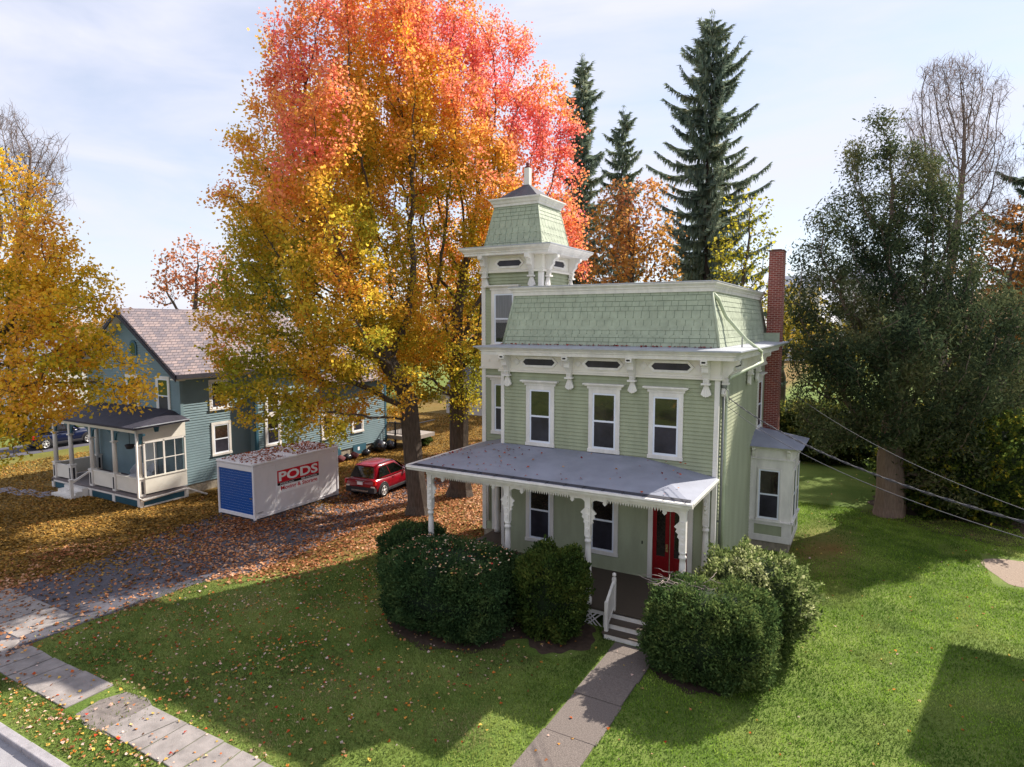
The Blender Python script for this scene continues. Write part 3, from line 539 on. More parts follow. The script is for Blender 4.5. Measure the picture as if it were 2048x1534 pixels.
obj('rear_wing_wall',MB().box(txl+.5,4.03,.55,wx-.03,14.67,4.95).clap((wx,4.0,0),SX,SN,.1,10.6,.58,4.95,.13).clap((tx,4.0,0),FX,FN,0,.5,.58,4.95,.13),'teal',T)
for x0,x1,y0,y1,z1 in ((tx-.12,tx+.03,-.035,.12,ze_),(wx-.12,wx+.03,3.965,4.12,4.95),(wx-.12,wx+.03,14.55,14.72,4.95)): obj('corner_board',MB().box(x0,y0,.45,x1,y1,z1),'tealdark' if z1<5 else 'teal',T)
slate=brick('slate_roof',lin(112,106,114),lin(152,136,134),lin(58,55,64),1,.3,.13,.012)
def roofslab(par,name,xr,y0,y1,ze,zr,hw,th,m):
    mb=MB()
    for s in (1,-1): 
        q=[(xr,zr),(xr+s*hw,ze),(xr+s*hw,ze-th),(xr,zr-th)]
        mb.prism(q,(0,0,0),(1,0,0),(0,0,1),(0,1,0),y0,y1)
    return obj(name,mb,m,par)
rf=roofslab(T,'roof',xr,-.55,9.9,ze_-.02+.1,zr_+.2,4.8,.13,slate)
roofslab(T,'wing_roof',xr+.3,9.0,15.1,4.95,7.2,4.95,.12,slate)
m=MB()
for s in (1,-1):
    m.prism([(xr+s*.0,zr_+.05),(xr+s*4.8,ze_-.05),(xr+s*4.8,ze_-.26),(xr,zr_-.16)],(0,0,0),(1,0,0),(0,0,1),(0,1,0),-.6,-.56)
obj('barge_board',m,'blackroof',rf)
obj('gutter',MB().box(xr+4.74,-.55,ze_-.12,xr+4.9,5.2,ze_+.07),'blackroof',T); obj('gutter',MB().box(wx+.3,9.1,4.8,wx+.46,15.0,4.95),'blackroof',T)
obj('soffit',MB().box(tx,-.5,ze_-.2,tx+.5,4.0,ze_-.14).prism([(xr,zr_-.12),(tx+.5,ze_-.2),(tx+.5,ze_-.24),(xr,zr_-.16)],(0,0,0),(1,0,0),(0,0,1),(0,1,0),-.52,-.02).prism([(xr,zr_-.12),(txl-.5,ze_-.2),(txl-.5,ze_-.24),(xr,zr_-.16)],(0,0,0),(1,0,0),(0,0,1),(0,1,0),-.52,-.02),'cream',T)
a=[(-.3,-.35),(.3,-.35)]+[(.3*math.cos(t),.12+.3*math.sin(t)) for t in np.linspace(0,PI,9)]
af=obj('attic_window',MB().prism(a,(-29.72,-.02,7.32),FX,(0,0,1),FN,0,.04),'tealdark',T)
obj('pane',MB().prism([(p*.62,q*.72) for p,q in a],(-29.72,-.02,7.32),FX,(0,0,1),FN,.01,.05),'pane',af)
window(T,(-27.9,-.005,4.0),FX,FN,1.15,1.95,hood=False); window(T,(-30.6,-.005,4.0),FX,FN,1.15,1.95,hood=False)
window(T,(tx+.005,1.55,4.1),SX,SN,1.15,1.6,hood=False); window(T,(tx+.005,1.6,1.7),SX,SN,1.15,1.75,hood=False)
for y,z,h in ((4.55,1.75,1.9),(8.7,1.45,1.6),(11.3,1.5,1.25),(4.6,3.4,1.3)): window(T,(wx+.005,y,z),SX,SN,1.1,h,hood=False)
for y0,y1 in ((9.2,10.3),(11.4,12.6)): obj('basement_door',MB().box(wx-.2,y0,-.02,wx+.04,y1,.66),'tealdark',T)
obj('notice',MB().box(wx+.04,11.8,.3,wx+.05,11.98,.52),'signwhite',T)
# porch
px0,px1,py=-33.6,-25.6,-2.45
obj('porch_floor',MB().box(px0,py,.42,px1,-.03,.52),mat('grey_deck',lin(112,104,104),.6,.1,3,stretch=(1,8,1)),T)
m=MB().box(px0,py-.02,-.02,px0+.2,py+.1,.42)
for x in (-32.0,-29.95,-27.9,-25.8): m.box(x,py-.03,-.02,x+.22,py+.15,.42)
m.box(px0,py-.02,.34,px1+.02,py+.02,.42).box(px1-.02,py,.34,px1+.025,-.05,.42).box(px1-.1,-.25,-.02,px1+.03,-.05,.34).box(px1-.02,py+.1,-.02,px1+.02,-.2,.06)
obj('porch_base_trim',m,'white',T)
lv=MB()
for x0,x1 in ((-29.73,-27.9),(-27.68,-25.8)):
    n_=int((x1-x0)/.075)
    for i in range(n_): lv.box(x0+i*.075,py,.03,x0+i*.075+.045,py+.03,.34)
lv.box(px0+.2,py+.05,.0,px1-.1,py+.08,.34); lv.box(px1-.05,py+.2,.06,px1-.02,-.25,.34)
obj('porch_skirt',lv,'tealdark',T)
def tpost(x,y):
    p=obj('porch_post',MB().box(x-.13,y-.13,.52,x+.13,y+.13,1.32).box(x-.16,y-.16,1.32,x+.16,y+.16,1.38).lathe([(.11,1.38),(.1,2.6),(.095,2.9)],(x,y,0),12).box(x-.13,y-.13,2.9,x+.13,y+.13,2.96).box(x-.08,y-.08,2.96,x+.08,y+.08,3.5),'white',T)
    obj('recessed_panel',MB().box(x-.05,y-.14,.62,x+.05,y-.128,1.2).box(x+.128,y-.05,.62,x+.14,y+.05,1.2),'cladding',p)
    obj('scroll_bracket',MB().prism([(.0,.0),(.42,0),(.42,-.08),(.2,-.14),(.14,-.3),(.08,-.5),(0,-.5)],(x+.08,y,3.5),(1,0,0),(0,0,1),(0,1,0),-.04,.04).prism([(.0,.0),(.42,0),(.42,-.08),(.2,-.14),(.14,-.3),(.08,-.5),(0,-.5)],(x-.08,y,3.5),(-1,0,0),(0,0,1),(0,1,0),-.04,.04),'tealdark',p)
for x in (-33.4,-31.85,-29.88,-27.85,-25.8): tpost(x,py+.18)
tpost(-33.4,-.2)
for a,b_ in ((-29.75,-27.98),(-27.72,-25.93)): obj('parapet',MB().box(a,py+.12,.6,b_,py+.22,1.28).box(a,py+.08,1.28,b_,py+.26,1.34),'cream',T,bevel=.006)
obj('parapet',MB().box(-33.27,py+.12,.6,-31.98,py+.22,1.28),'cream',T); obj('parapet',MB().box(-33.45,py+.3,.6,-33.35,-.3,1.28).box(-33.48,py+.3,1.28,-33.32,-.3,1.33),'cream',T); obj('parapet',MB().box(px1-.12,py+.3,.6,px1-.02,-.05,1.34).box(px1-.15,py+.3,1.34,px1+.01,-.05,1.4),'cream',T)

m=MB()
for y in (py+.3,-.78-.42,-.12): m.box(px1-.1,y,1.4,px1-.03,y+.08,3.05)
for y in (py+.8,-.62): m.box(px1-.085,y,1.4,px1-.045,y+.035,3.05)
m.box(px1-.1,py+.3,3.0,px1-.03,-.04,3.09).box(px1-.09,py+.38,2.15,px1-.04,-.12,2.19)
sf=obj('storm_window',m,'white',T); obj('pane',MB().box(px1-.068,py+.38,1.4,px1-.06,-.12,3.0),'glass',sf)
obj('porch_entablature',MB().box(px0+.1,py+.05,3.5,px1-.02,py+.28,3.82).box(px1-.25,py+.28,3.1,px1-.03,-.03,3.85).box(px0+.1,py+.28,3.5,px0+.3,-.03,3.82),'cream',T)
obj('vent',MB().prism([(-.14,0),(.14,0),(.08,-.3),(-.08,-.3)],(px1-.03,-1.5,3.78),(0,1,0),(0,0,1),(1,0,0),0,.05),'tealdark',T)
v=[(px0-.3,py-.3,3.82),(px1+.3,py-.3,3.82),(px1+.3,-.0,3.9),(px1-1.2,-.0,4.3),(px0,-.0,4.3),(px0-.3,0,3.82)]
pf=obj('porch_roof',MB().add(v+[(x,y,z-.09) for x,y,z in v],[(0,1,3,4),(1,2,3),(0,4,5),(6,10,9,7),(7,9,8),(0,6,7,1),(1,7,8,2)]),'blackroof',T)
obj('porch_roof_edge',MB().prism([(py-.3,3.86),(0,3.94),(0,3.9),(py-.3,3.82)],(0,0,0),(0,1,0),(0,0,1),(1,0,0),px1+.29,px1+.33),'greycap',pf)
s=MB()
for i in range(3): s.box(-31.75,py-.3*(3-i),-.02,-30.05,py-.3*(2-i),.14*(i+1))
obj('porch_steps',s,'white',T)
obj('step_rail',MB().box(-30.12,py-.85,-.02,-29.98,py-.71,.95).box(-30.14,py-.87,.95,-29.96,py-.69,.99).prism([(py-.75,.85),(py+.1,1.28),(py+.1,1.18),(py-.75,.75)],(0,0,0),(0,1,0),(0,0,1),(1,0,0),-30.09,-30.02),'white',T)
obj('front_door',MB().fbox((-29.1,-.02,.55),FX,FN,0,1.0,0,2.2,0,.05),'white',T)
obj('downspout',MB().tube([(-25.62,py-.02,3.75),(-25.62,py-.06,.5),(-25.5,py+.1,.33),(-25.52,-.3,.45),(-25.5,-.1,.42),(-24.95,.55,.06)],.05,8),'white',T)
# rear deck of the teal house
D=thing('garden_deck','raised timber deck with dark railing behind the teal house','deck',(-24.6,15.6,0))
obj('deck_boards',MB().box(-26.3,14.8,.78,-23.3,17.4,.88).box(-26.3,14.78,.62,-23.3,14.84,.78).box(-23.36,14.84,.62,-23.3,17.4,.78),mat('weathered_deck',lin(150,140,132),.8,.2,4,stretch=(1,7,1)),D)
for x in (-26.2,-24.8,-23.4): obj('post',MB().box(x-.05,14.82,-.02,x+.05,14.92,1.85),'cladding',D)
obj('railing',MB().box(-26.3,14.83,1.72,-23.3,14.91,1.78).box(-23.38,14.9,1.72,-23.3,17.4,1.78).box(-26.3,14.84,.98,-23.3,14.9,1.02),'cladding',D)
for i in range(24): obj('baluster',MB().box(-26.2+i*.122,14.855,1.02,-26.17+i*.122,14.885,1.72),'cladding',D)
# pale garage behind
G=thing('garage','pale rendered garage with dark slate roof far behind the maple trunks','garage',(-27.5,33.5,0))
obj('wall',MB().box(-32,31,-.1,-23,36,2.0),'garage',G); 
obj('roof',MB().prism([(30.6,1.95),(33.5,4.3),(36.4,1.95),(36.4,1.8),(33.5,4.1),(30.6,1.8)],(0,0,0),(0,1,0),(0,0,1),(1,0,0),-32.3,-22.7),'darkslate',G)
obj('door',MB().box(-31.3,30.95,-.02,-29.4,31.0,1.75),'cream',G)
# neighbour house on the right, just out of frame, whose gable shades the lawn
Q=thing('neighbour_house','cream gabled house beside the lawn on the right','house',(15,6.5,0))
obj('wall',MB().box(11.0,3.6,-.1,20,8.6,7.6),'cream',Q)
obj('roof',MB().prism([(2.9,7.3),(6.0,9.6),(9.1,7.3),(9.1,7.15),(6.0,9.42),(2.9,7.15)],(0,0,0),(0,1,0),(0,0,1),(1,0,0),9.6,20.5),'darkslate',Q)
for y in (4.4,6.8): window(Q,(11.0,y+1,4.4),(0,-1,0),(-1,0,0),1.0,1.8,hood=False)
# farmhouse roofs on the far rise
for k,(u,v,d,w,lab) in enumerate(((1590,565,150,11,'distant grey roofed house beyond the chimney on the rise'),(1725,548,170,10,'distant blue grey house showing through the cedar'),(60,700,62,13,'pale roofed house behind the yellow maple'))):
    p=at(u,v,d); h=thing('distant_house',lab,'house',(p[0],p[1],0)); z=p[2]
    obj('wall',MB().box(p[0]-w/2,p[1]-3,-.5,p[0]+w/2,p[1]+4,z-1.2),'garage',h)
    obj('roof',MB().prism([(-3.6,z-1.4),(.5,z+1.6),(4.6,z-1.4),(4.6,z-1.6),(.5,z+1.35),(-3.6,z-1.6)],(0,p[1],0),(0,1,0),(0,0,1),(1,0,0),p[0]-w/2-.4,p[0]+w/2+.4),'greycap',h)
    for x in (-2.5,1.5): obj('window',MB().box(p[0]+x,p[1]-3.05,z-3.4,p[0]+x+1,p[1]-3,z-2),'pane',h)
# ------------------------------------------------------------------ porch furniture, bags, bundles
def chair(loc,rz,label):
    t=thing('wicker_chair',label,'chair',loc,rz,'wicker porch furniture')
    obj('seat',MB().lathe([(.0,.38),(.26,.38),(.28,.41),(.26,.45),(0,.46)],(0,0,0),14),'wicker',t,True)
    V=[];n=15
    for i in range(n):
        a=PI*.02+PI*.96*i/(n-1); h=.22+.38*math.sin(a)**1.5
        for z in (.42,.42+h): V.append(((.3+.06*(z>.5))*math.cos(a),(.3+.06*(z>.5))*math.sin(a),z))
    m=MB().add(V,[(2*i,2*i+2,2*i+3,2*i+1) for i in range(n-1)],True).tube([V[2*i+1] for i in range(n)],.022,6)
    obj('backrest',m,'wicker',t,True)
    for x,y in ((-.2,-.2),(.2,-.2),(-.2,.2),(.2,.2)): obj('leg',MB().tube([(x,y,.4),(x*1.15,y*1.15,0)],.02,6),'wicker',t,True)
    return t
chair((-28.25,-1.0,.52),R(40),'white wicker chair beside the front door of the teal house')
chair((-27.75,-.75,.52),R(-10),'white wicker chair against the teal wall behind the wicker table')
chair((-26.35,-1.35,.52),R(200),'white wicker chair behind the glazed end of the teal house porch')
t=thing('wicker_table','round white wicker table on the teal house porch','table',(-27.3,-1.55,.52),0,'wicker porch furniture')
obj('tabletop',MB().lathe([(0,.66),(.42,.66),(.43,.69),(0,.7)],(0,0,0),18),'wicker',t,True)
for x,y in ((-.25,-.25),(.25,-.25),(-.25,.25),(.25,.25)): obj('leg',MB().tube([(x*.8,y*.8,.66),(x,y,0)],.02,6),'wicker',t,True)
b=thing('hanging_basket','dark hanging flower basket under the teal house porch roof','basket',(-27.2,-1.9,2.6))
obj('bowl',MB().lathe([(0,-.2),(.15,-.17),(.22,0),(.2,.03),(0,.05)],(-27.2,-1.9,2.75),12),'cladding',b); obj('hanger',MB().tube([(-27.2,-1.9,2.8),(-27.2,-1.9,3.5)],.012,5),'dark',b)
def lump(name,label,cat,loc,sx,sy,sz,m,group=None):
    mb=MB();n=14;k=9;V=[]
    for i in range(k):
        ph=PI*i/(k-1)
        for j in range(n):
            a=2*PI*j/n; r=math.sin(ph)**.8*(1+.12*math.sin(3*a+i)+.08*math.sin(5*a-2*i)); V.append((loc[0]+sx*r*math.cos(a),loc[1]+sy*r*math.sin(a),loc[2]+sz*(1-math.cos(ph))*.5*(1.15 if i==k-1 else 1)))
    mb.add(V,[(i*n+j,i*n+(j+1)%n,(i+1)*n+(j+1)%n,(i+1)*n+j) for i in range(k-1) for j in range(n)],True)
    o=obj(name,mb,m); return tag(o,label,cat,group)
lump('rubbish_bag','larger black rubbish bag against the teal house foundation','bag',(-24.9,13.3,-.03),.55,.45,.8,'bag','rubbish bags by the teal house')
lump('rubbish_bag','smaller black rubbish bag furthest along the teal house','bag',(-24.85,14.35,-.03),.48,.4,.6,'bag','rubbish bags by the teal house')
mr_=mat('dull_red_cloth',lin(92,44,48),.8,.2,6)
for k,(y,mm,lb) in enumerate(((9.6,mr_,'dull red bundle nearest the container end by the teal house'),(10.2,'bag','small black bundle between two dull red bundles by the teal house'),(10.8,mr_,'dull red bundle beside the second basement door'),(11.9,'bag','low dark bundle under the notice on the basement door'))):
    lump('garden_bundle',lb,'bundle',(-24.8,y,-.02),.28,.3,.42,mm,'bundles along the teal house')
# ------------------------------------------------------------------ street pole and service cables
pole=thing('utility_pole','weathered wooden utility pole at the kerb','pole',(10.5,-13.0,0))
obj('shaft',MB().lathe([(.16,-.2),(.13,4),(.1,8.2),(0,8.22)],(10.5,-13.0,0),12),'polewood',pole)
obj('crossarm',MB().box(9.6,-13.06,7.6,11.4,-12.94,7.72),'polewood',pole)
def span(name,label,a,mid,b,r):
    a,mid,b=map(Vector,(a,mid,b)); pts=[a*(1-t)*(1-2*t)+mid*4*t*(1-t)+b*t*(2*t-1) for t in np.linspace(0,1,40)]
    return tag(obj(name,MB().tube(pts,r,6),'wire'),label,'cable','overhead cables to the green house')
a=Vector((.26,.2,6.42)); 
w1=span('power_cable','thick twisted service cable from the mast at the house corner',a,(5.05,-6.75,5.73),(10.4,-12.9,6.6),.009)
m=MB(); 
for k in range(2):
    pts=[]
    A,Md,Bb=a,Vector((5.05,-6.75,5.73)),Vector((10.4,-12.9,6.6))
    for i,t_ in enumerate(np.linspace(0,1,240)):
        p=A*(1-t_)*(1-2*t_)+Md*4*t_*(1-t_)+Bb*t_*(2*t_-1); ph=i*.5+PI*k; pts.append(p+Vector((.02*math.cos(ph),.0,.02*math.sin(ph))))
    m.tube(pts,.005,5)
obj('twisted_conductor',m,'wire',w1)
span('power_cable','thin cable hanging just below the twisted service cable',(.2,.16,6.2),(5.0,-6.7,5.5),(10.4,-12.9,6.3),.007)
span('power_cable','thin upper cable running past the chimney and in front of the cedar',(.06,9.3,6.5),(6.0,-4.3,5.3),(10.4,-12.95,6.8),.007)
# ------------------------------------------------------------------ ground
def noise2(x,y,s=1.0,seed=0):            # cheap smooth value noise
    r=np.random.default_rng(seed); tab=r.random((64,64)); x=x*s;y=y*s; xi=np.floor(x).astype(int);yi=np.floor(y).astype(int);fx=x-xi;fy=y-yi; fx=fx*fx*(3-2*fx);fy=fy*fy*(3-2*fy); g=lambda a,b:tab[a%64,b%64]
    return (g(xi,yi)*(1-fx)+g(xi+1,yi)*fx)*(1-fy)+(g(xi,yi+1)*(1-fx)+g(xi+1,yi+1)*fx)*fy
def sstep(a,b,x): t=np.clip((x-a)/(b-a),0,1); return t*t*(3-2*t)
XL=lambda y:np.interp(y,[-13,-10,-6.7,-4.7,-1.9,2,6,25,60],[-15.3,-15.5,-15.,-12.9,-11.7,-9.6,-9,-8,-6])
gm=bpy.data.materials.new('lawn'); gm.use_nodes=True; t=gm.node_tree; b=t.nodes['Principled BSDF']; l=t.links.new; b.inputs['Roughness'].default_value=.9; b.inputs['Specular IOR Level'].default_value=.1
tcn=node(t,'ShaderNodeTexCoord'); at_=node(t,'ShaderNodeAttribute',attribute_name='litter')
def ramp(t,a,b_,p0=.35,p1=.65):
    r=node(t,'ShaderNodeValToRGB'); r.color_ramp.elements[0].position=p0; r.color_ramp.elements[1].position=p1; r.color_ramp.elements[0].color=a; r.color_ramp.elements[1].color=b_; return r
n1=node(t,'ShaderNodeTexNoise',i_Scale=.45,i_Detail=5); n2=node(t,'ShaderNodeTexNoise',i_Scale=22,i_Detail=6,i_Roughness=.75); n3=node(t,'ShaderNodeTexNoise',i_Scale=9,i_Detail=6,i_Roughness=.7)
for n_ in (n1,n2,n3): l(tcn.outputs['Object'],n_.inputs['Vector'])
r1=ramp(t,lin(90,112,50),lin(120,136,70)); r2=ramp(t,(.35,.35,.35,1),(1.35,1.35,1.25,1),.3,.7); r3=ramp(t,lin(96,74,38),lin(140,104,62),.35,.65)
l(n1.outputs['Fac'],r1.inputs[0]); l(n2.outputs['Fac'],r2.inputs[0]); l(n3.outputs['Fac'],r3.inputs[0])
m1=node(t,'ShaderNodeMix',data_type='RGBA',blend_type='MULTIPLY'); m1.inputs['Factor'].default_value=1; l(r1.outputs[0],m1.inputs['A']); l(r2.outputs[0],m1.inputs['B'])
m2=node(t,'ShaderNodeMix',data_type='RGBA'); l(at_.outputs['Fac'],m2.inputs['Factor']); l(m1.outputs['Result'],m2.inputs['A']); l(r3.outputs[0],m2.inputs['B']); l(m2.outputs['Result'],b.inputs['Base Color'])
bp=node(t,'ShaderNodeBump',i_Strength=.7,i_Distance=.04); l(n2.outputs['Fac'],bp.inputs['Height']); l(bp.outputs[0],b.inputs['Normal'])
xs=np.concatenate([[-2500,-800,-300,-150],np.linspace(-90,40,131),[80,200,600,2500]]); ys=np.concatenate([[-13.45],np.linspace(-13,60,147),[90,160,400,1200,3000]])
Xg,Yg=np.meshgrid(xs,ys); lit=.85*sstep(-.5,1.5,XL(Yg)-Xg+1.5*(noise2(Xg,Yg,.5,3)-.5))*(1-.5*sstep(.45,.65,noise2(Xg,Yg,.13,5))*sstep(-32,-38,Xg)); lit*=1-.75*sstep(-36,-48,Xg); lit=np.maximum(lit,.9*np.exp(-(((Xg-2.5)/1.0)**2+((Yg-7)/3.2)**2)*1.1)*(.5+noise2(Xg,Yg,1.3,8)))
me=bpy.data.meshes.new('ground'); nx=len(xs); V=np.stack([Xg,Yg,0*Xg],-1).reshape(-1,3); idx=[(j*nx+i,j*nx+i+1,(j+1)*nx+i+1,(j+1)*nx+i) for j in range(len(ys)-1) for i in range(nx-1)]
me.from_pydata(V.tolist(),[],idx); a=me.attributes.new('litter','FLOAT','POINT'); a.data.foreach_set('value',lit.reshape(-1).astype(np.float32)); me.update()
link('ground',me,gm,kind='structure')
def strip(name,mb,m): return obj(name,mb,m,kind='structure')
M['asphalt']=mat('asphalt',lin(84,82,90),.85,.22,1.6,.5,90); M['concrete']=mat('concrete_slab',lin(140,133,130),.9,.24,2.6,.5,60); M['pebble']=mat('pebbled_concrete',lin(116,106,100),.9,.34,34,.9,70)
M['road']=mat('road_surface',lin(150,148,152),.9,.1,3,.5,80); M['kerb']=mat('kerb_stone',lin(150,146,150),.85,.2,4,.4,40); M['flag']=mat('flagstone',lin(128,124,132),.85,.15,3,.4,30)
strip('far_verge',MB().quad((-2500,-300,0),(2500,-300,0),(2500,-24,0),(-2500,-24,0)),gm)
strip('road',MB().quad((-300,-24,-.12),(300,-24,-.12),(300,-13.6,-.12),(-300,-13.6,-.12)),'road')
kb=MB(); x=-60
while x<20: w=random.uniform(1.6,2.4); kb.box(x,-13.6,-.3,x+w-.012,-13.4,.012+random.uniform(-.01,.015)); x+=w
obj('kerb',kb,'kerb',kind='structure',bevel=.02)
dr=[(-20.2,-13.4),(-15.35,-13.4)]+[(float(x)+.12*math.sin(y*2.3),y) for y,x in zip((-11,-10.1,-9,-8,-6.7,-5,-3,0,4,9),(-15.45,-15.6,-15.3,-15.35,-15.25,-14.6,-14.4,-14.6,-15.4,-15.5))]+[(-19.2,9),(-19.3,4),(-21.7,-1),(-21.2,-5),(-20.4,-7),(-20.3,-9)]
strip('driveway',MB().add([(x,y,.006) for x,y in dr],[tuple(range(len(dr)))]),'asphalt')
sw=MB(); x=-40.; rr=random.Random(5)
while x<14:
    w=rr.uniform(1.15,1.55)
    if not(-20.4<x<-16.4) and not(-11.2<x+w*.5<-9.2):
        parts=[(x,x+w-.03)] if rr.random()<.7 else [(x,x+w*.55-.015),(x+w*.55,x+w-.03)]
        if rr.random()<.6:
            s_=rr.uniform(.3,.7); q=rr.uniform(-.18,.18); z=.022+rr.uniform(-.012,.014); y0,y1=-12.48,-11.44
            for P4 in (((x,y0),(x+w*s_-.02,y0),(x+w*(s_+q)-.02,y1),(x,y1)),((x+w*s_+.015,y0+.03),(x+w-.04,y0),(x+w-.03,y1+rr.uniform(-.06,.03)),(x+w*(s_+q)+.015,y1))):
                sw.prism(P4,(0,0,0),(1,0,0),(0,1,0),(0,0,1),-.05,z+rr.uniform(-.008,.008))
            parts=[]
        for a_,b_ in parts:
            z=[.03+rr.uniform(-.012,.012) for _ in range(4)]; y0,y1=-12.48+rr.uniform(-.04,.04),-11.44+rr.uniform(-.04,.04)
            sw.add([(a_,y0,-.05),(b_,y0,-.05),(b_,y1,-.05),(a_,y1,-.05),(a_,y0,z[0]),(b_,y0,z[1]),(b_,y1,z[2]),(a_,y1,z[3])],[(4,5,6,7),(0,1,5,4),(1,2,6,5),(2,3,7,6),(3,0,4,7)])
    x+=w
for k in range(3): sw.box(-20.3+1.4*k,-11.6+.1*k,-.05,-18.95+1.4*k,-9.9,.022)
for p in (((-15.2,-12.2),(-15.9,-11.4),(-16.3,-11.7),(-15.9,-12.5)),): sw.prism(p,(0,0,0),(1,0,0),(0,1,0),(0,0,1),-.02,.035)
obj('sidewalk',sw,'concrete',kind='structure',bevel=.012)
strip('bare_soil_patch',MB().add([(-11.0,-12.45,.008),(-10.3,-12.6,.008),(-9.45,-12.5,.008),(-9.3,-12.0,.008),(-9.5,-11.55,.008),(-10.2,-11.3,.008),(-10.9,-11.4,.008),(-11.1,-11.9,.008)],[tuple(range(8))]),mat('gritty_soil',lin(118,110,106),.95,.3,5,.6,40))
fw=MB(); y=-3.5
for k,ln in enumerate((.55,1.1,1.1,1.55,1.5,1.5,1.4)):
    fw.box(-1.78+.02*(k%2),max(y-ln+.02,-11.4),-.05,-.62+.03*(k%2),y,.028+.008*(k%3)); y-=ln
obj('front_walk',fw,'pebble',kind='structure',bevel=.01)
fl=MB(); 
for k in range(5): fl.prism([(-.6,-.5),(.55,-.45),(.6,.45),(-.5,.5)],(-32.3-1.35*k,-3.4-.35*k,0),(1,0,0),(0,1,0),(0,0,1),-.02,.02+.003*k)
strip('flagstone_path',fl,'flag')
strip('far_driveway',MB().quad((-48.5,-13,.006),(-44.2,-13,.006),(-44.3,12,.006),(-48.5,12,.006)),'asphalt')
gp_=[(8.7+.5*math.cos(a)*(1+.2*math.sin(3*a))*2,8.0+1.7*math.sin(a)*(1+.15*math.cos(2*a)),.006) for a in np.linspace(0,2*PI,24)[:-1]]
strip('gravel_patch',MB().add(gp_,[tuple(range(len(gp_)))]),mat('gravel_path',lin(150,132,118),.95,.25,20,.7,60))
def bed(name,cx,cy,rx,ry,z=.005):
    p=[(cx+rx*math.cos(a)*(1+.10*math.sin(5*a+cx)+.06*math.sin(11*a)),cy+ry*math.sin(a)*(1+.08*math.cos(4*a)+.06*math.sin(13*a+cy)),z) for a in np.linspace(0,2*PI,80)[:-1]]; return strip(name,MB().add(p,[tuple(range(len(p)))]),'soil')
bed('planting_bed',-6.3,-4.55,2.25,1.68); bed('planting_bed',-3.3,-3.8,1.0,1.1,.009); bed('planting_bed',.5,-3.5,1.4,1.3,.012); bed('planting_bed',8.2,15,4.5,3.5,.01)
# hills on the horizon
hm=mat('autumn_hillside',lin(96,92,70),.95,.35,.05,col2=lin(150,112,70))
hv=[];K=90
for i in range(K+1):
    a=-1.35+2.5*i/K; d=430; px=CAM[0]+d*math.sin(a); pyy=CAM[1]+d*math.cos(a); hgt=(6+34*sstep(-.15,.35,np.array(a))+5*math.sin(a*9)+2.5*math.sin(a*31))
    for dd,h in ((-60,-1),(-20,.6*hgt),(30,hgt),(120,hgt*1.02)): hv.append((px+dd*math.sin(a),pyy+dd*math.cos(a),float(h)))
strip('hills',MB().add(hv,[(i*4+j,i*4+j+1,(i+1)*4+j+1,(i+1)*4+j) for i in range(K) for j in range(3)],True),hm)
# ------------------------------------------------------------------ trees
def lobes_pts(lb,n):
    lb=np.array(lb,float); w=lb[:,3]**2.4; k=rng.choice(len(lb),n,p=w/w.sum()); d=unit(rng.normal(size=(n,3))); r=rng.random(n)**.42
    return lb[k,:3]+d*(r*lb[k,3])[:,None]*np.array([1,1,lb.shape[1]>4 and 1 or 1.])
def grow(base,h0,att,step=.5,infl=5.,kill=.9,iters=90,up=.12,lead=None,jit=.16):
    base=np.array(base,float); top=np.array(lead if lead is not None else base+[0,0,h0],float); n0=max(2,int(np.linalg.norm(top-base)/step)); nodes=[base+(top-base)*i/n0+np.array([math.sin(i*.7)*.04,math.cos(i*.9)*.04,0])*(i>0) for i in range(n0+1)]; par=[-1]+list(range(n0))
    P=np.array(nodes); par=np.array(par); kids=np.zeros(len(P),int); kids[:-1]=1
    def near(Q,off):
        d=np.linalg.norm(att[:,None]-Q[None],axis=2) if len(Q)<400 else None
        k=d.argmin(1); return d[np.arange(len(att)),k],k+off
    dist,idx=near(P[max(0,n0//2):],max(0,n0//2)); alive=np.ones(len(att),bool)
    for it in range(iters):
        use=alive&((dist<infl) if (it>0 and (alive&(dist<infl)).any()) else alive)
        if not use.any(): break
        A=np.zeros_like(P); np.add.at(A,idx[use],unit(att[use]-P[idx[use]])); g=np.unique(idx[use]); g=g[kids[g]<4]
        if not len(g): break
        d=unit(unit(A[g])+np.array([0,0,up])+rng.normal(size=(len(g),3))*jit); Q=P[g]+d*step; kids[g]+=1
        off=len(P); P=np.vstack([P,Q]); par=np.concatenate([par,g]); kids=np.concatenate([kids,np.zeros(len(Q),int)])
        for s in range(0,len(Q),300):
            dd,kk=near(Q[s:s+300],off+s); m=dd<dist; dist[m]=dd[m]; idx[m]=kk[m]
        alive&=dist>kill
        if len(P)>9000: break
    return P,par
def radii(P,par,R0,p=2.3,rmin=.012):
    n=len(P); c=np.zeros(n); has=np.zeros(n,bool); has[par[1:]]=True; c[~has]=1
    for i in range(n-1,0,-1): c[par[i]]+=c[i]
    p=max(1.6,math.log(max(c[0],3))/math.log(R0/rmin)); r=R0*(c/c[0])**(1/p); return np.maximum(r,rmin),c
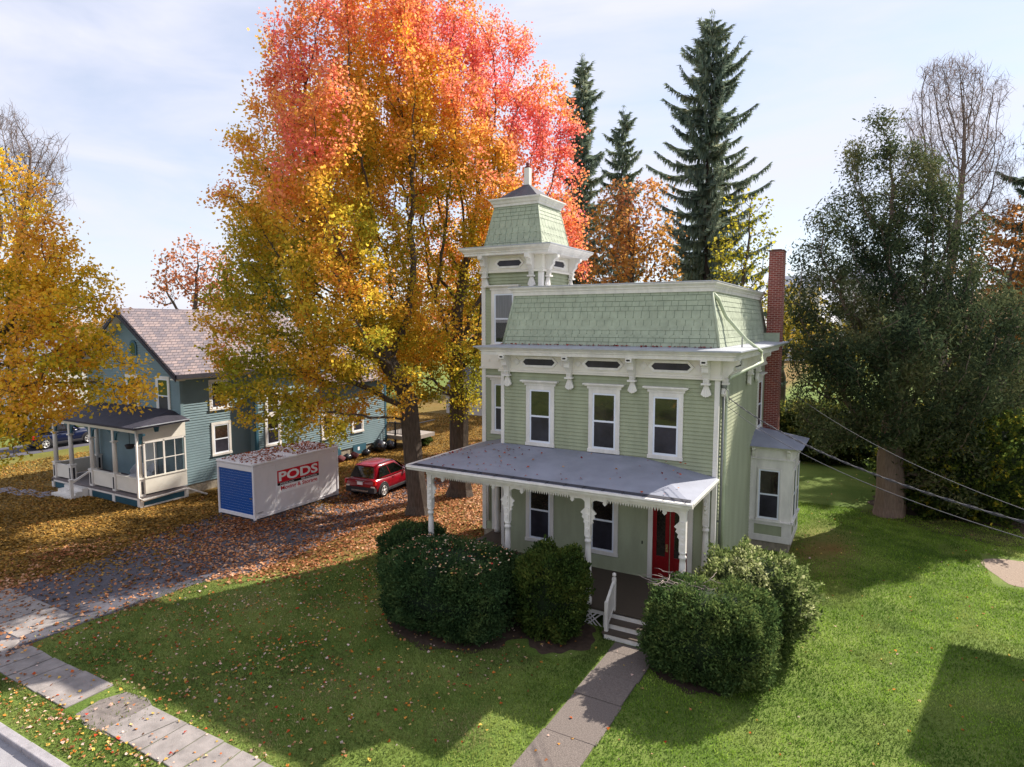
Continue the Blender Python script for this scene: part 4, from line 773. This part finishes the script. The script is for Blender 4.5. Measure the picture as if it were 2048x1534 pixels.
def limbs(name,P,par,r,m,root,flare=.55,rmax=1e9,rcut=0):
    i=np.arange(1,len(P)); i=i[r[i]>=rcut]; a,b_=P[par[i]],P[i]; ra=np.minimum(r[par[i]],r[i]*1.6); rb=r[i]; d=unit(b_-a); ref=np.where(np.abs(d[:,2:3])<.9,np.array([[0,0,1.]]),np.array([[1.,0,0]])); u=unit(np.cross(d,ref)); v=np.cross(d,u); a=a-d*ra[:,None]*.25
    z0=P[0,2]; ra=ra*(1+flare*np.exp(-(a[:,2]-z0)/.45)*(ra>.1)); rb=rb*(1+flare*np.exp(-(b_[:,2]-z0)/.45)*(rb>.1))
    out=[]
    for big in (True,False):
        s=(rb>.07) if big else (rb<=.07); k=9 if big else 3
        if not s.any(): continue
        th=np.arange(k)*2*PI/k; cs=np.cos(th)[None,:,None]; sn=np.sin(th)[None,:,None]
        lump=1+ (.06*np.sin(th*3)[None,:,None] if big else 0)
        A=a[s][:,None]+(u[s][:,None]*cs+v[s][:,None]*sn)*ra[s][:,None,None]*lump; Bv=b_[s][:,None]+(u[s][:,None]*cs+v[s][:,None]*sn)*rb[s][:,None,None]*lump
        out.append(np.stack([A,np.roll(A,-1,1),np.roll(Bv,-1,1),Bv],2).reshape(-1,4,3))
    o=quads(name,np.concatenate(out),m,None,root); o.data.polygons.foreach_set('use_smooth',np.ones(len(o.data.polygons),bool)); return o
def leaves(P,cnt,n_per,spread,size,rsel,pal_fn,flat=.5,upw=0,w=.85,gap=1.):
    src=P[cnt<=rsel]; c=np.repeat(src,n_per,0); n=len(c); off=rng.normal(size=(n,3))*spread; off[:,2]*=.7; c=c+off; kp=rng.random(n)<(1-gap)+.10+1.9*clump(c,.9,77)**1.9; c=c[kp]; n=len(c)
    nr=rng.normal(size=(n,3)); nr[:,2]+=flat*2; t=rng.normal(size=(n,3)); t[:,2]+=upw
    s=size*rng.uniform(.6,1.35,n); return kites(c,s,t,nr,w), pal_fn(c)
def pick(c,cols,val,jit=.12):           # colour by a 0..1 value along a list of leaf colours
    P_=pal(cols); x=np.clip(val+rng.normal(size=len(c))*jit,0,.9999)*(len(P_)-1); i=np.minimum(x.astype(int),len(P_)-2); f=(x-i)[:,None]
    return (P_[i]*(1-f)+P_[i+1]*f)*rng.uniform(.72,1.22,(len(c),1))
def clump(c,s,seed): return noise2(c[:,0]+c[:,2]*.63,c[:,1]-c[:,2]*.71,s,seed)*.5+noise2(c[:,0]-c[:,2]*.4,c[:,2]+.3*c[:,1],s*1.3,seed+1)*.5
def tree(name,label,cat,base,h0,R0,lb,natt,step,kill,n_per,spread,size,pal_fn,bark='bark',leafm='leaf',group=None,rsel=6,lead=None,up=.12,flat=.5,upw=0,w=.85,rmin=.012,rcut=0,infl=5.,jit=.16,flare=.55,gap=1.):
    root=thing(name,label,cat,tuple(base),0,group); P,par=grow(base,h0,lobes_pts(lb,natt),step,infl,kill,lead=lead,up=up,jit=jit); r,cnt=radii(P,par,R0,rmin=rmin)
    limbs('trunk',P,par,r,bark,root,flare,rcut=rcut)
    if n_per:
        k,tn=leaves(P,cnt,n_per,spread,size,rsel,pal_fn,flat,upw,w,gap); o=quads('crown',k,leafm,tn,root)
    return root
def LB(rows): return [tuple(at(u,v,d))+(rr*d/F,) for u,v,d,rr in rows]
MAP=[(166,164,60),(206,186,66),(232,194,72),(242,188,78),(244,174,98),(244,158,114),(244,142,124),(238,124,126)]
def maple_pal(zlo,zhi,xc,shift=0):
    def f(c):
        v=.06+.62*np.clip((c[:,2]-zlo)/(zhi-zlo),0,1)+.85*(clump(c,.3,21)-.5)+.75*(clump(c,.7,31)-.5)+shift+.010*(c[:,0]-xc)-.22*np.exp(-((c[:,0]-xc)**2+(c[:,1]-5)**2)/14.)+.06
        return pick(c,MAP,v,.09)
    return f
l1=LB([(655,110,28,135),(590,230,28,105),(745,50,28,150),(650,330,28,150),(545,420,28,115),(510,560,28,95),(610,520,28,140),(480,655,27,70),(490,745,27,62),(560,715,27,110),(655,680,27,125),(745,450,28,130),(765,620,28,110),(705,780,27,70),(625,845,25,36),(560,790,26,60),(800,300,28,120),(780,170,29,120),(620,400,24.5,115),(680,560,24.5,110),(650,240,25,110),(720,690,25,80),(640,450,32,130),(700,260,32,130),(520,330,28,60),(480,275,28,34),(548,130,28,38),(640,880,24.5,22),(590,862,25,20),(660,860,25,42),(455,820,26,34),(560,860,24.5,38),(800,780,27,55),(450,600,27,55),(432,705,26.5,38),(478,790,26,45),(555,755,25.5,55),(700,825,27,34),(640,775,26,55),(520,690,25.5,60),(430,640,26.5,38),(600,700,25,60),(500,830,26,36),(585,800,25,45),(680,720,25,60)])
tree('maple_tree','nearer maple with crimson top and golden lower branches over the container','tree',(-13.85,3.45,-.05),5,.44,l1,4300,.42,.64,100,.27,.128,maple_pal(3.5,23,-15),lead=(-14.35,3.4,5.2),gap=.88,group='big maples by the driveway')
l2=LB([(900,80,31.7,115),(965,130,31.7,95),(1005,90,31.7,60),(1060,190,31.7,80),(1105,265,31.7,60),(1000,290,31.7,120),(1090,350,31.7,75),(885,300,31.7,130),(900,460,31.7,130),(1015,430,31.7,110),(1115,440,31.7,65),(865,590,31.7,110),(930,650,31.7,80),(880,725,31.5,80),(905,795,31,48),(1135,490,31.7,48),(810,720,31.7,80),(1150,555,31.7,26),(1130,230,31.7,34),(1000,560,33,90),(950,330,28.5,100),(900,200,28.5,100),(1140,330,31.7,36),(1165,470,31.7,22),(830,760,30,65),(900,710,30,75),(780,700,29.5,65),(850,650,30,85),(930,790,31,42)])+[(-16,9.6,8.5,2.2),(-15.2,11.2,11,2.6),(-14.2,13,13.5,2.6),(-17.5,11,10.5,2.3),(-12,12.5,13,2.4),(-18.5,8.5,8,2.0)]  # closing lobes: hidden crown added to shade the container, car and drive
tree('maple_tree','further maple with coral red top rising behind the house tower','tree',(-13.95,6.9,-.05),5.5,.48,l2,3500,.44,.66,100,.27,.128,maple_pal(3.5,22,-13,.05),lead=(-13.9,6.8,5.5),gap=.9,group='big maples by the driveway')
YEL=[(140,146,54),(190,176,60),(232,196,62),(246,200,68),(244,192,90),(232,168,96)]
l3=LB([(-40,420,23,130),(60,470,23,85),(110,545,22.5,72),(195,585,22,46),(245,590,22,24),(40,640,22,95),(110,690,22,75),(195,725,22,58),(262,790,21.5,38),(60,790,22,90),(165,790,21.5,42),(30,885,21,50),(25,925,21,24),(-60,600,23,150),(15,330,23,45),(-20,760,22,110),(225,690,22,20),(280,745,21.5,32),(292,815,21.2,24),(70,560,25,90),(200,800,21.3,38),(150,640,21.5,70),(90,740,21,70),(40,800,20.5,60),(300,770,21.5,26),(10,910,21,34)])
tree('maple_tree','golden yellow street maple reaching in from the left edge','tree',(-27.0,-9.4,-.05),4.5,.36,l3,2100,.36,.5,64,.23,.12,lambda c:pick(c,YEL,.42+1.0*(clump(c,.7,41)-.5)+.02*(c[:,2]-6),.14),lead=(-26.6,-9.2,4.6))
TWG=[(110,98,94),(140,122,116),(120,104,96)]
# bare and background trees
def ell(u,v,d,pts): return LB([(u+a,v+b,d,r) for a,b,r in pts])
GND=lambda u,d:(float(at(u,647,d)[0]),float(at(u,647,d)[1]),-.1)
tree('bare_tree','leafless tree behind the golden street maple','tree',GND(20,48),7,.3,LB([(30,300,48,60),(70,330,48,50),(90,390,48,45),(40,400,48,60),(110,330,48,25),(20,240,48,30),(100,300,48,30),(120,400,48,20)]),1700,.42,.4,6,.22,1.0,lambda c:pick(c,TWG,rng.random(len(c)),.1),bark='twig',up=.2,rmin=.013,jit=.07,leafm='needle',upw=1.6,w=.028,rsel=4)
tree('bare_tree','tall leafless tree rising behind the dark cedar','tree',GND(1890,46),7,.3,LB([(1900,180,46,60),(1850,230,46,50),(1950,210,46,60),(1900,290,46,75),(1840,320,46,45),(1970,330,46,60),(1910,390,46,70),(1980,420,46,45),(1930,150,46,35),(1870,150,46,30),(2000,280,46,26)]),3600,.42,.4,6,.22,1.0,lambda c:pick(c,TWG,rng.random(len(c)),.1),bark='twig',up=.34,rmin=.013,jit=.06,leafm='needle',upw=1.6,w=.028,rsel=4)
OR=[(128,98,46),(166,122,54),(190,140,66),(200,146,84),(186,124,90)]
tree('autumn_tree','copper orange tree between the tower and the big spruce','tree',GND(1255,45),5,.3,LB([(1250,400,45,50),(1290,390,45,42),(1220,440,45,50),(1260,470,45,70),(1310,460,45,50),(1210,510,45,55),(1280,540,45,75),(1330,520,45,35),(1235,570,45,75),(1300,590,45,70),(1190,560,45,40)]),1500,.5,.6,16,.34,.24,lambda c:pick(c,OR,.4+.9*(clump(c,.5,51)-.5)+.05*(c[:,2]-11),.15))
YG=[(110,116,34),(150,146,44),(190,176,66),(204,186,90)]
tree('autumn_tree','pale yellow thin tree to the right of the big spruce','tree',GND(1490,48),5,.22,LB([(1490,420,48,42),(1510,470,48,45),(1470,500,48,50),(1500,540,48,55),(1530,520,48,28),(1460,570,48,50),(1520,590,48,45),(1520,410,48,22),(1440,600,48,40)]),700,.55,.7,12,.34,.24,lambda c:pick(c,YG,.5+.8*(clump(c,.5,61)-.5),.15))
tree('autumn_tree','orange maple behind the cedar at the right edge','tree',GND(2010,44),4,.3,LB([(1990,470,44,55),(2040,450,44,60),(1960,530,44,50),(2030,540,44,70),(2080,500,44,70),(1990,610,44,60),(2060,640,44,70)]),900,.5,.65,16,.34,.24,lambda c:pick(c,[(128,92,48),(172,116,62),(194,138,84),(200,152,108)],.5+.9*(clump(c,.5,71)-.5),.15))
tree('autumn_tree','dusty pink tree behind the teal house roof','tree',GND(375,75),6,.35,LB([(375,490,75,28),(350,520,75,30),(410,515,75,34),(340,570,75,36),(390,560,75,40),(440,540,75,34),(320,600,75,26),(420,600,75,40)]),800,.8,.95,16,.5,.36,lambda c:pick(c,[(120,92,44),(170,110,60),(204,136,96),(212,150,124)],.55+.9*(clump(c,.35,81)-.5)+.04*(c[:,2]-13),.15))
for k,(u,v,d,rr,cols,lab) in enumerate((
 (130,650,110,60,[(120,96,40),(180,130,60),(200,150,80)],'distant ochre tree left of the teal house roof'),
 (215,665,95,42,[(120,100,40),(186,140,60),(206,156,80)],'distant golden tree touching the teal gable'),
 (470,640,80,60,[(60,72,34),(96,100,44),(140,110,50)],'olive green tree seen through the nearer maple'),
 (600,650,85,80,[(70,80,34),(110,104,44),(150,116,50)],'large olive tree behind the maples'),
 (760,680,75,70,[(54,66,30),(90,96,40),(130,110,44)],'dark green tree behind the garage'),
 (960,660,80,80,[(60,72,30),(110,100,40),(170,120,50)],'mixed green tree hidden behind the tower'),
 (1180,610,70,60,[(66,56,30),(110,80,36),(150,104,46)],'russet tree below the left spruces'),
 (1420,580,75,60,[(80,90,34),(140,136,50),(180,160,70)],'lime green tree behind the big spruce trunk'),
 (1570,620,62,55,[(110,110,40),(170,150,60),(196,170,84)],'yellow green tree directly behind the chimney'),
 (1660,680,52,70,[(60,72,34),(110,104,44),(160,130,54)],'green and gold tree behind the cedar'),
 (1820,640,60,90,[(50,60,34),(90,88,44),(140,110,54)],'dark olive tree behind the cedar crown'),
 (1960,720,50,80,[(56,64,34),(96,94,44),(150,116,54)],'olive tree at the back of the right lawn'))):
    b0=GND(u,d); cz=at(u,v,d)[2]; lb=LB([(u,v,d,rr)])+LB([(u+rr*.6,v+rr*.5,d,rr*.8),(u-rr*.6,v+rr*.45,d-2,rr*.8),(u+rr*.1,v-rr*.55,d,rr*.6),(u,v+rr*.9,d-3,rr*.9)])
    tree('background_tree',lab,'tree',b0,max(2,cz*.35),.25,lb,330,.9,1.15,22,.6,.42,lambda c,cols=cols,k=k:pick(c,cols,.5+.9*(clump(c,.4,91+k)-.5),.2),group='trees beyond the back gardens',infl=9.)
# spruces
def spruce(label,base,h,wd,seed,cols,nb=90,bare=.1,dens=1.0,ex=.45):
    r_=np.random.default_rng(seed); root=thing('spruce_tree',label,'tree',base,0,'spruces behind the house'); bx_,by_,bz=base
    n=26; Pn=[np.array([bx_+.1*math.sin(i*.5+seed),by_+.1*math.cos(i*.4),bz+h*i/n]) for i in range(n+1)]; Ptr=list(Pn); par=[-1]+list(range(n)); rad=[max(.03,h*.012*(1-i/n)) for i in range(n+1)]
    C_=[];Tn=[];Sz=[];Wd_=[]
    for k in range(nb):
        f=bare+(1-bare)*(k+r_.random()*.8)/nb; z=bz+h*f; az=k*2.4+r_.normal()*.5; L_=wd*(1-f)**ex*r_.uniform(.45,1.2)+.2; L_*=(.65+.35*min(1,(f-bare)/.12+.3))
        dr=np.array([math.cos(az),math.sin(az)]); ns=max(4,int(L_/.3)); q=np.linspace(0,1,ns+1); droop=-.30*(1-f)*L_*r_.uniform(.5,1.5); 
        zz=z+droop*np.sin(q*PI*.62)+.30*L_*(q**2.2)*(.5+f)-.05*q; pts=np.stack([bx_+dr[0]*L_*q,by_+dr[1]*L_*q,zz],1); st=len(Ptr); i0=int(f*n)
        for j in range(1,ns+1): Ptr.append(pts[j]); par.append(i0 if j==1 else len(Ptr)-2); rad.append(.012+.035*(1-j/ns)*L_/wd)
        m=int(L_*150*dens)+30; s=r_.random(m)**.8; c=np.stack([np.interp(s,q,pts[:,a]) for a in range(3)],1); side=np.array([-dr[1],dr[0],0]); ln=(.3+.55*(1-s))*min(1,L_/2+.35)*r_.uniform(.5,1.6,m)
        sd=r_.choice([-1,1],m)[:,None]*side*r_.uniform(.2,1,m)[:,None]; hang=r_.random(m)<.55
        t=np.where(hang[:,None],np.stack([dr[0]*.25+sd[:,0]*.25,dr[1]*.25+sd[:,1]*.25,-np.ones(m)],1),np.stack([dr[0]*.8+sd[:,0],dr[1]*.8+sd[:,1],r_.uniform(-.35,.25,m)],1)); t=unit(t)
        C_.append(c+t*ln[:,None]*.45); Tn.append(t); Sz.append(ln); Wd_.append(np.full(m,.30))
    m=160; zf=r_.random(m); c=np.stack([bx_+r_.normal(size=m)*.12,by_+r_.normal(size=m)*.12,bz+h*(.9+.12*zf)],1); C_.append(c); Tn.append(unit(np.stack([r_.normal(size=m)*.5,r_.normal(size=m)*.5,np.ones(m)],1))); Sz.append(np.full(m,.3)); Wd_.append(np.full(m,.3))
    c=np.concatenate(C_);t=np.concatenate(Tn);s=np.concatenate(Sz); Pn=np.array(Ptr); limbs('trunk',Pn,np.array(par),np.array(rad),'barkdark',root,.3)
    nr=rng.normal(size=c.shape); quads('crown',kites(c,s,t,nr,.2,.05),'needle',pick(c,cols,.5+.8*(clump(c,.6,seed)-.5),.2),root)
SPC=[(92,108,100),(116,132,120),(142,154,134),(164,166,138)]
g=GND(1408,55); spruce('tallest spruce with drooping ragged branches behind the mansard roof',g,33.6,6.6,3,SPC,175,.06,.45)
g=GND(1160,62); spruce('spruce on the left partly covered by the red maple','' or g,33.0,4.4,5,SPC,140,.1,.42)
g=GND(1240,70); spruce('smallest spruce standing between the two taller spruces',g,31.0,4.6,8,SPC,110,.1,.42)
g=GND(2075,50); spruce('spruce half out of frame at the right edge',g,27,5.0,12,SPC,90,.08,.9)
g=GND(535,62); spruce('dark spruce hidden behind the left side of the nearer maple',g,20,4.2,14,SPC,60,.1,.7)
for k,(x_,y_,lab) in enumerate(((-15.5,-33,'golden maple across the road on the left, behind the viewer'),(-7.5,-34,'golden maple across the road on the right, behind the viewer'))):
    lb=[(x_+dx,y_+dy,zz,rr) for dx,dy,zz,rr in ((0,0,6,3.2),(2,0,4,2.4),(-2.2,.5,4.2,2.4),(.5,-1,9,2.4),(-1,1,7.5,2.2))]
    tree('street_tree',lab,'tree',(x_,y_,-.05),3,.25,lb,500,.6,.8,16,.45,.35,lambda c:pick(c,YEL,.5+.8*(clump(c,.5,131)-.5),.15),group='maples across the road')
# cedar
CED=[(48,61,49),(65,78,57),(86,96,67),(110,112,78),(126,120,84)]
cl=LB([(1745,250,29,26),(1790,300,29,45),(1735,330,29,40),(1690,400,29,42),(1640,420,28.5,22),(1660,500,29,55),(1620,560,28.5,40),(1625,650,28.5,48),(1640,760,28.5,60),(1620,850,28,40),(1680,850,28,55),(1700,620,28,90),(1760,480,29,95),(1820,400,29,80),(1850,330,30,40),(1870,470,29,85),(1800,620,27.5,110),(1760,760,27,100),(1880,640,28.5,110),(1930,560,29.5,65),(1860,780,27.5,110),(1950,730,28.5,85),(1700,850,27.5,50),(1800,850,27,60),(1890,885,27.5,65),(1960,860,28.5,70),(1700,720,25.8,70),(1800,700,25,80),(1590,500,28.5,18),(1600,720,28.5,30),(1700,300,29,18),(1760,226,29,14),(1650,430,29,14),(1610,470,29,14),(1600,560,28.5,20),(1680,345,29,16),(1720,270,29,18),(1830,300,29.5,24),(1790,240,29,16),(1580,640,28.5,22),(1590,800,28,26),(1905,975,27.5,55),(1950,950,27.5,60),(1990,640,29,75),(2010,760,29,80),(2000,880,28.5,70),(1560,700,28.5,16),(1585,580,28.5,16),(1860,930,27.5,48),(1935,960,28,50),(2010,960,28,60),(1645,865,28,45),(1705,870,27.3,42),(1800,860,26,48),(1570,620,28.5,20),(1610,700,28,40)])
tree('cedar_tree','huge dark cedar with reddish trunk on the right lawn','tree',(4.75,13.65,-.05),3.2,.6,cl,5200,.42,.68,120,.29,.19,lambda c:pick(c,CED,.42+1.0*(clump(c,.55,121)-.5)+.012*(c[:,2]-8)+.02*(c[:,0]-6),.16),bark='cedarbark',leafm='needle',upw=.5,flat=0,w=.3,up=.12,flare=.12,gap=.72)
# shrubs
def shrub(name,label,cat,c,rx,ry,h,n,size,cols,seed,pw=2.6,m='leaf',rough=.13,w=.5,extra=None,upw=.4):
    r_=np.random.default_rng(seed); root=thing(name,label,cat,(c[0],c[1],0)); k=26;kk=12;V=[]
    def surf(a,ph): 
        ca,sa,cp,sp_=np.cos(a),np.sin(a),np.cos(ph),np.sin(ph); e=2/pw; f=lambda x:np.sign(x)*np.abs(x)**e
        return np.stack([rx*f(ca)*np.abs(cp)**e,ry*f(sa)*np.abs(cp)**e,h*.5+h*.5*f(sp_)],-1)
    m1=MB(); A=[];
    for i in range(kk+1):
        for j in range(k): A.append(tuple(surf(np.array(2*PI*j/k),np.array(-PI/2+PI*i/kk))*np.array([.8,.8,.86])+np.array([c[0],c[1],.02+.06*h])))
    m1.add(A,[(i*k+j,i*k+(j+1)%k,(i+1)*k+(j+1)%k,(i+1)*k+j) for i in range(kk) for j in range(k)],True)
    obj('inner_core',m1,mat('shrub_inner_'+str(seed),tuple(x*.45 for x in lin(*cols[0])[:3])+(1,),.95,.3,9,1,30),root)  # solid core in darkened leaf colour, added to stop see-through
    d=unit(r_.normal(size=(n,3))); a=np.arctan2(d[:,1]/ry,d[:,0]/rx); ph=np.arcsin(np.clip(d[:,2],-1,1)); p=surf(a,ph); lumpy=1+rough*(clump(p*1.0+c[0],2.2,seed)-.5)*2+rough*.8*(clump(p+5,5,seed+3)-.5)*2
    q=np.clip(r_.normal(loc=.96,scale=.06,size=n),.78,1.08)*lumpy; cen=np.array([0,0,h*.45]); p=cen+(p-cen)*q[:,None]; nr=unit(p-cen); t=unit(nr*.9+r_.normal(size=(n,3))*.75+np.array([0,0,upw])); p=p+np.array([c[0],c[1],0]); keep=p[:,2]>.03; p,t=p[keep],t[keep]
    quads('foliage',kites(p,size*r_.uniform(.6,1.4,len(p)),t,None,w),m,pick(p,cols,.45+1.0*(clump(p,2.4,seed+7)-.5)+(.1*(p[:,2]/h-.5)),.18),root)
    return root
YEW=[(46,68,44),(64,88,54),(84,108,66),(108,126,74)]
shrub('yew_bush','broad clipped yew hedge strewn with fallen leaves left of the steps','bush',(-6.35,-4.6),1.98,1.5,2.1,52000,.085,YEW,201,3.2,'needle',.10,.4)
shrub('yew_bush','small rounded dark bush at the far left porch corner','bush',(-9.25,-2.75),1.1,.95,1.85,20000,.08,YEW,202,2.8,'needle',.14,.45)
YB=[(48,66,36),(66,86,42),(90,106,50),(116,122,60)]
shrub('evergreen_bush','upright yellow green bush between the hedge and the steps','bush',(-3.45,-3.85),.95,.8,2.4,24000,.085,YB,203,3.0,'needle',.2,.5)
shrub('yew_bush','large clipped yew with bare twigs on top right of the steps','bush',(.74,-3.75),1.54,1.15,2.15,46000,.085,[(58,78,46),(78,100,58),(104,122,68),(136,146,86)],204,3.2,'needle',.11,.42)
shrub('lilac_bush','loose pale green shrub behind the clipped yew','bush',(1.5,-1.6),1.4,1.3,2.5,17000,.095,[(70,88,48),(110,126,74),(154,162,106),(192,192,150)],205,2.2,'leaf',.3,.6)
tw=MB(); rt=random.Random(9)
for k in range(46):
    x,y=-.6+rt.random()*1.3,-3.9+rt.random()*.9; p=[(x,y,2.0+.1*rt.random())]; a=rt.uniform(0,6.28)
    for s in range(4): a+=rt.uniform(-.5,.5); q=p[-1]; p.append((q[0]+.13*math.cos(a),q[1]+.13*math.sin(a),q[2]+rt.uniform(-.03,.05)))
    tw.tube(p,[.012,.01,.009,.007,.004],4)
yb=[o for o in bpy.data.objects if o.get('label','').startswith('large clipped yew')][0]
obj('bare_twigs',tw,mat('pale_twig',lin(150,136,130),.8),yb)
shrub('garden_shrub','bright yellow green shrub beside the garage left of the house','bush',(-13.9,15.5),1.6,1.5,2.6,9000,.16,[(84,104,30),(130,146,44),(176,182,66),(206,200,90)],206,2.2,'leaf',.3,.7)
shrub('garden_shrub','low dark green shrub beside the teal house porch end','bush',(-36.5,2.5),.9,.9,1.1,4000,.12,YB,207,2.2,'leaf',.25,.6)
shrub('garden_shrub','low green bush behind the rubbish bags','bush',(-24.2,16.6),1.2,.6,.75,4000,.12,YB,208,2.2,'leaf',.25,.6)
VIN=[(50,66,38),(66,84,44),(84,100,48),(122,132,56),(206,184,70)]
shrub('grape_vine_thicket','thicket draped with yellow and lime vines right of the cedar','bush',(7.6,15.2),3.1,2.4,4.6,26000,.15,VIN,209,2.3,'leaf',.28,.75)
shrub('hedge_bush','dark green hedge behind the cedar trunk','bush',(1.0,25.0),5.5,1.8,3.6,22000,.17,[(50,64,40),(74,86,46),(104,110,54),(150,140,64)],210,2.5,'leaf',.25,.7)
shrub('hedge_bush','dark understorey bush in shade just behind the cedar','bush',(9.0,20.5),5.0,2.0,4.5,22000,.17,[(46,58,42),(64,76,48),(88,98,56),(126,122,62)],211,2.5,'leaf',.25,.7)
# ------------------------------------------------------------------ fallen leaves and grass
def blocked(x,y):
    b_=np.zeros(len(x),bool)
    for x0,x1,y0,y1 in ((-9.3,.05,-2.9,10),(-21.75,-19.2,-1.2,3.9),(0,1.5,6.1,8.4),(-34.5,-25.4,-2.5,15),(-26.3,-23.3,14.7,17.4),(-2.25,-.5,-3.45,-2.8)): b_|=(x>x0)&(x<x1)&(y>y0)&(y<y1)
    return b_
WARM=[(104,70,46),(146,94,62),(178,120,84),(198,150,114),(214,172,142)]; GOLD=[(94,72,40),(126,96,48),(156,120,58),(178,142,78),(162,110,62)]
n=520000; x=rng.uniform(-42,9.5,n); y=rng.uniform(-13.3,30,n); d=XL(y)-x; nz1=noise2(x,y,.6,13); nz2=noise2(x,y,1.7,17)
heavy=sstep(-.9,1.6,d+1.6*(nz1-.5)); p=.62*heavy
dv=(x>-20.3)&(x<-15.3)&(y<2); p=np.where(dv,(.10+.42*sstep(-10,-1,y)+.25*sstep(1.2,-.3,np.abs(x+20.2)))*(.35+1.1*nz1),p)
p=np.where(x<-31,p*.55,p); p=np.where((heavy<.05),.010+.14*sstep(-1.5,-10,x)*(.3+nz2),p)
p=np.where((x>-1),p*.45,p); p=np.where((y<-12.45),.34*(.3+1.2*nz2)*sstep(-3,-9,x)+.04,p); p=np.where((y>-12.45)&(y<-11.4)&(heavy<.5),.045,p); p=np.where(y>14,p*.7,p)
k=(rng.random(n)<p)&~blocked(x,y); x,y,d=x[k],y[k],d[k]; n=len(x); z=.012+.022*rng.random(n)+.02*((y<-11.4)&(y>-12.5))+.02*((x>-1.8)&(x<-.6)&(y<-3.5))
s=.10*rng.uniform(.6,1.35,n); s=np.where(d<-.5,s*.72,s); t=rng.normal(size=(n,3)); t[:,2]*=.25; nr=rng.normal(size=(n,3))*.35; nr[:,2]+=1
gold=sstep(-18,-23,x+1.5*(noise2(x,y,.4,23)-.5)*4)>rng.random(n); col=np.where(gold[:,None],pick(np.stack([x,y,z],1),GOLD,.45+.6*(noise2(x,y,.8,29)-.5),.25),pick(np.stack([x,y,z],1),WARM,.42+.6*(noise2(x,y,.8,27)-.5),.25))
sp=(d<-.3); alt=pick(np.stack([x,y,z],1),[(180,60,44),(200,130,60),(206,176,90),(210,170,150),(212,190,180)],rng.random(n),.1); col=np.where((sp&(rng.random(n)<.8))[:,None],alt,col)
quads('fallen_leaves',kites(np.stack([x,y,z],1),s,t,nr,.95,.22),'litter',col,None,'stuff')
def scatter_on(parent,name,fn,n,size,cols,w=.95):
    c=fn(n); t=rng.normal(size=(n,3)); t[:,2]*=.2; nr=rng.normal(size=(n,3))*.3; nr[:,2]+=1; o=quads(name,kites(c,size*rng.uniform(.6,1.3,n),t,nr,w),'litter',pick(c,cols,rng.random(n),.1),None,'stuff'); return o
def f1(n): 
    x=rng.uniform(X0,X1,n); y=Y0+(Y1-Y0)*rng.random(n)**.8; k=(noise2(x,y,1.1,3)+.25*(y-Y0)/5>.42)|(rng.random(n)<.1); return np.stack([x[k],y[k],np.full(k.sum(),2.545)],1)
def scat(name,c,size,cols): 
    n=len(c); t=rng.normal(size=(n,3)); t[:,2]*=.2; nr=rng.normal(size=(n,3))*.3; nr[:,2]+=1; return quads(name,kites(c,size*rng.uniform(.6,1.3,n),t,nr,.95),'litter',pick(c,cols,rng.random(n),.1),None,'stuff')
scat('roof_leaves',f1(1000),.1,[(120,60,40),(160,84,50),(186,110,70)])
x=rng.uniform(-9,-.3,55); x=np.concatenate([x,rng.uniform(-9,-6,60)]); y=rng.uniform(-2.9,-.1,len(x)); scat('porch_roof_leaves',np.stack([x,y,np.minimum(4.4+.38/3.12*y,4.02+(x+9.05)*.38/1.65)+.03],1),.08,[(110,30,30),(150,44,40),(190,90,50),(200,150,80)])
x=rng.uniform(-7.4,-.2,150); scat('gutter_leaves',np.stack([x,np.full(len(x),-.12)+rng.normal(size=len(x))*.07,np.full(len(x),7.905)],1),.08,[(110,30,30),(170,60,50)])
x=rng.uniform(-8.1,-4.6,250); y=rng.uniform(-5.9,-3.3,250); scat('hedge_leaves',np.stack([x,y,2.13-.12*((x+6.35)/1.9)**4-.25*((y+4.6)/1.4)**4+.04*rng.random(250)],1),.062,[(190,70,60),(206,160,120),(214,196,180),(200,170,70)])
n=520000; x=rng.uniform(-17,9.5,n); y=rng.uniform(-13.35,14,n); d=XL(y)-x; k=~blocked(x,y)&(rng.random(n)<1-sstep(-1.2,1.0,d+1.2*(noise2(x,y,.6,13)-.5)))&~((y>-12.5)&(y<-11.42)&~((x>-11)&(x<-9.3)&(rng.random(n)<.1)))&~((x>-1.8)&(x<-.6)&(y<-3.4))&(((x+6.3)/2.2)**2+((y+4.55)/1.63)**2>1)&(((x-.5)/1.4)**2+((y+3.4)/1.4)**2>1)&(((x+3.3)/1.1)**2+((y+3.9)/1.3)**2>1)&(((x-2.6)/1.1)**2+((y-7.6)/2.6)**2>rng.random(n)*2.2)&~((x>7.7)&(y>6.3)&(y<9.7)&(x<9.6))
x,y=x[k],y[k]; n=len(x); s=.055*rng.uniform(.6,1.5,n); t=rng.normal(size=(n,3))*.6; t[:,2]=np.abs(t[:,2])+.75; t=unit(t); c=np.stack([x,y,0*x],1)+t*s[:,None]*.45
gv=.45+.9*(noise2(x,y,.45,37)-.5)+.6*(noise2(x,y,2.3,39)-.5); ol=np.clip(sstep(-.5,-5,x)*.75+.55*sstep(.6,.85,noise2(x,y,.9,45)),0,1)[:,None]  # olive puts the left lawn's shade into the blade colour, plus dry spots
quads('lawn_grass',kites(c,s,t,None,.34,.05),'blade',pick(c,[(86,114,48),(114,144,56),(144,174,68),(170,186,96)],gv,.2)*(1-ol)+pick(c,[(84,98,56),(108,118,68),(134,138,84),(160,154,108)],gv,.2)*ol,None,'stuff')
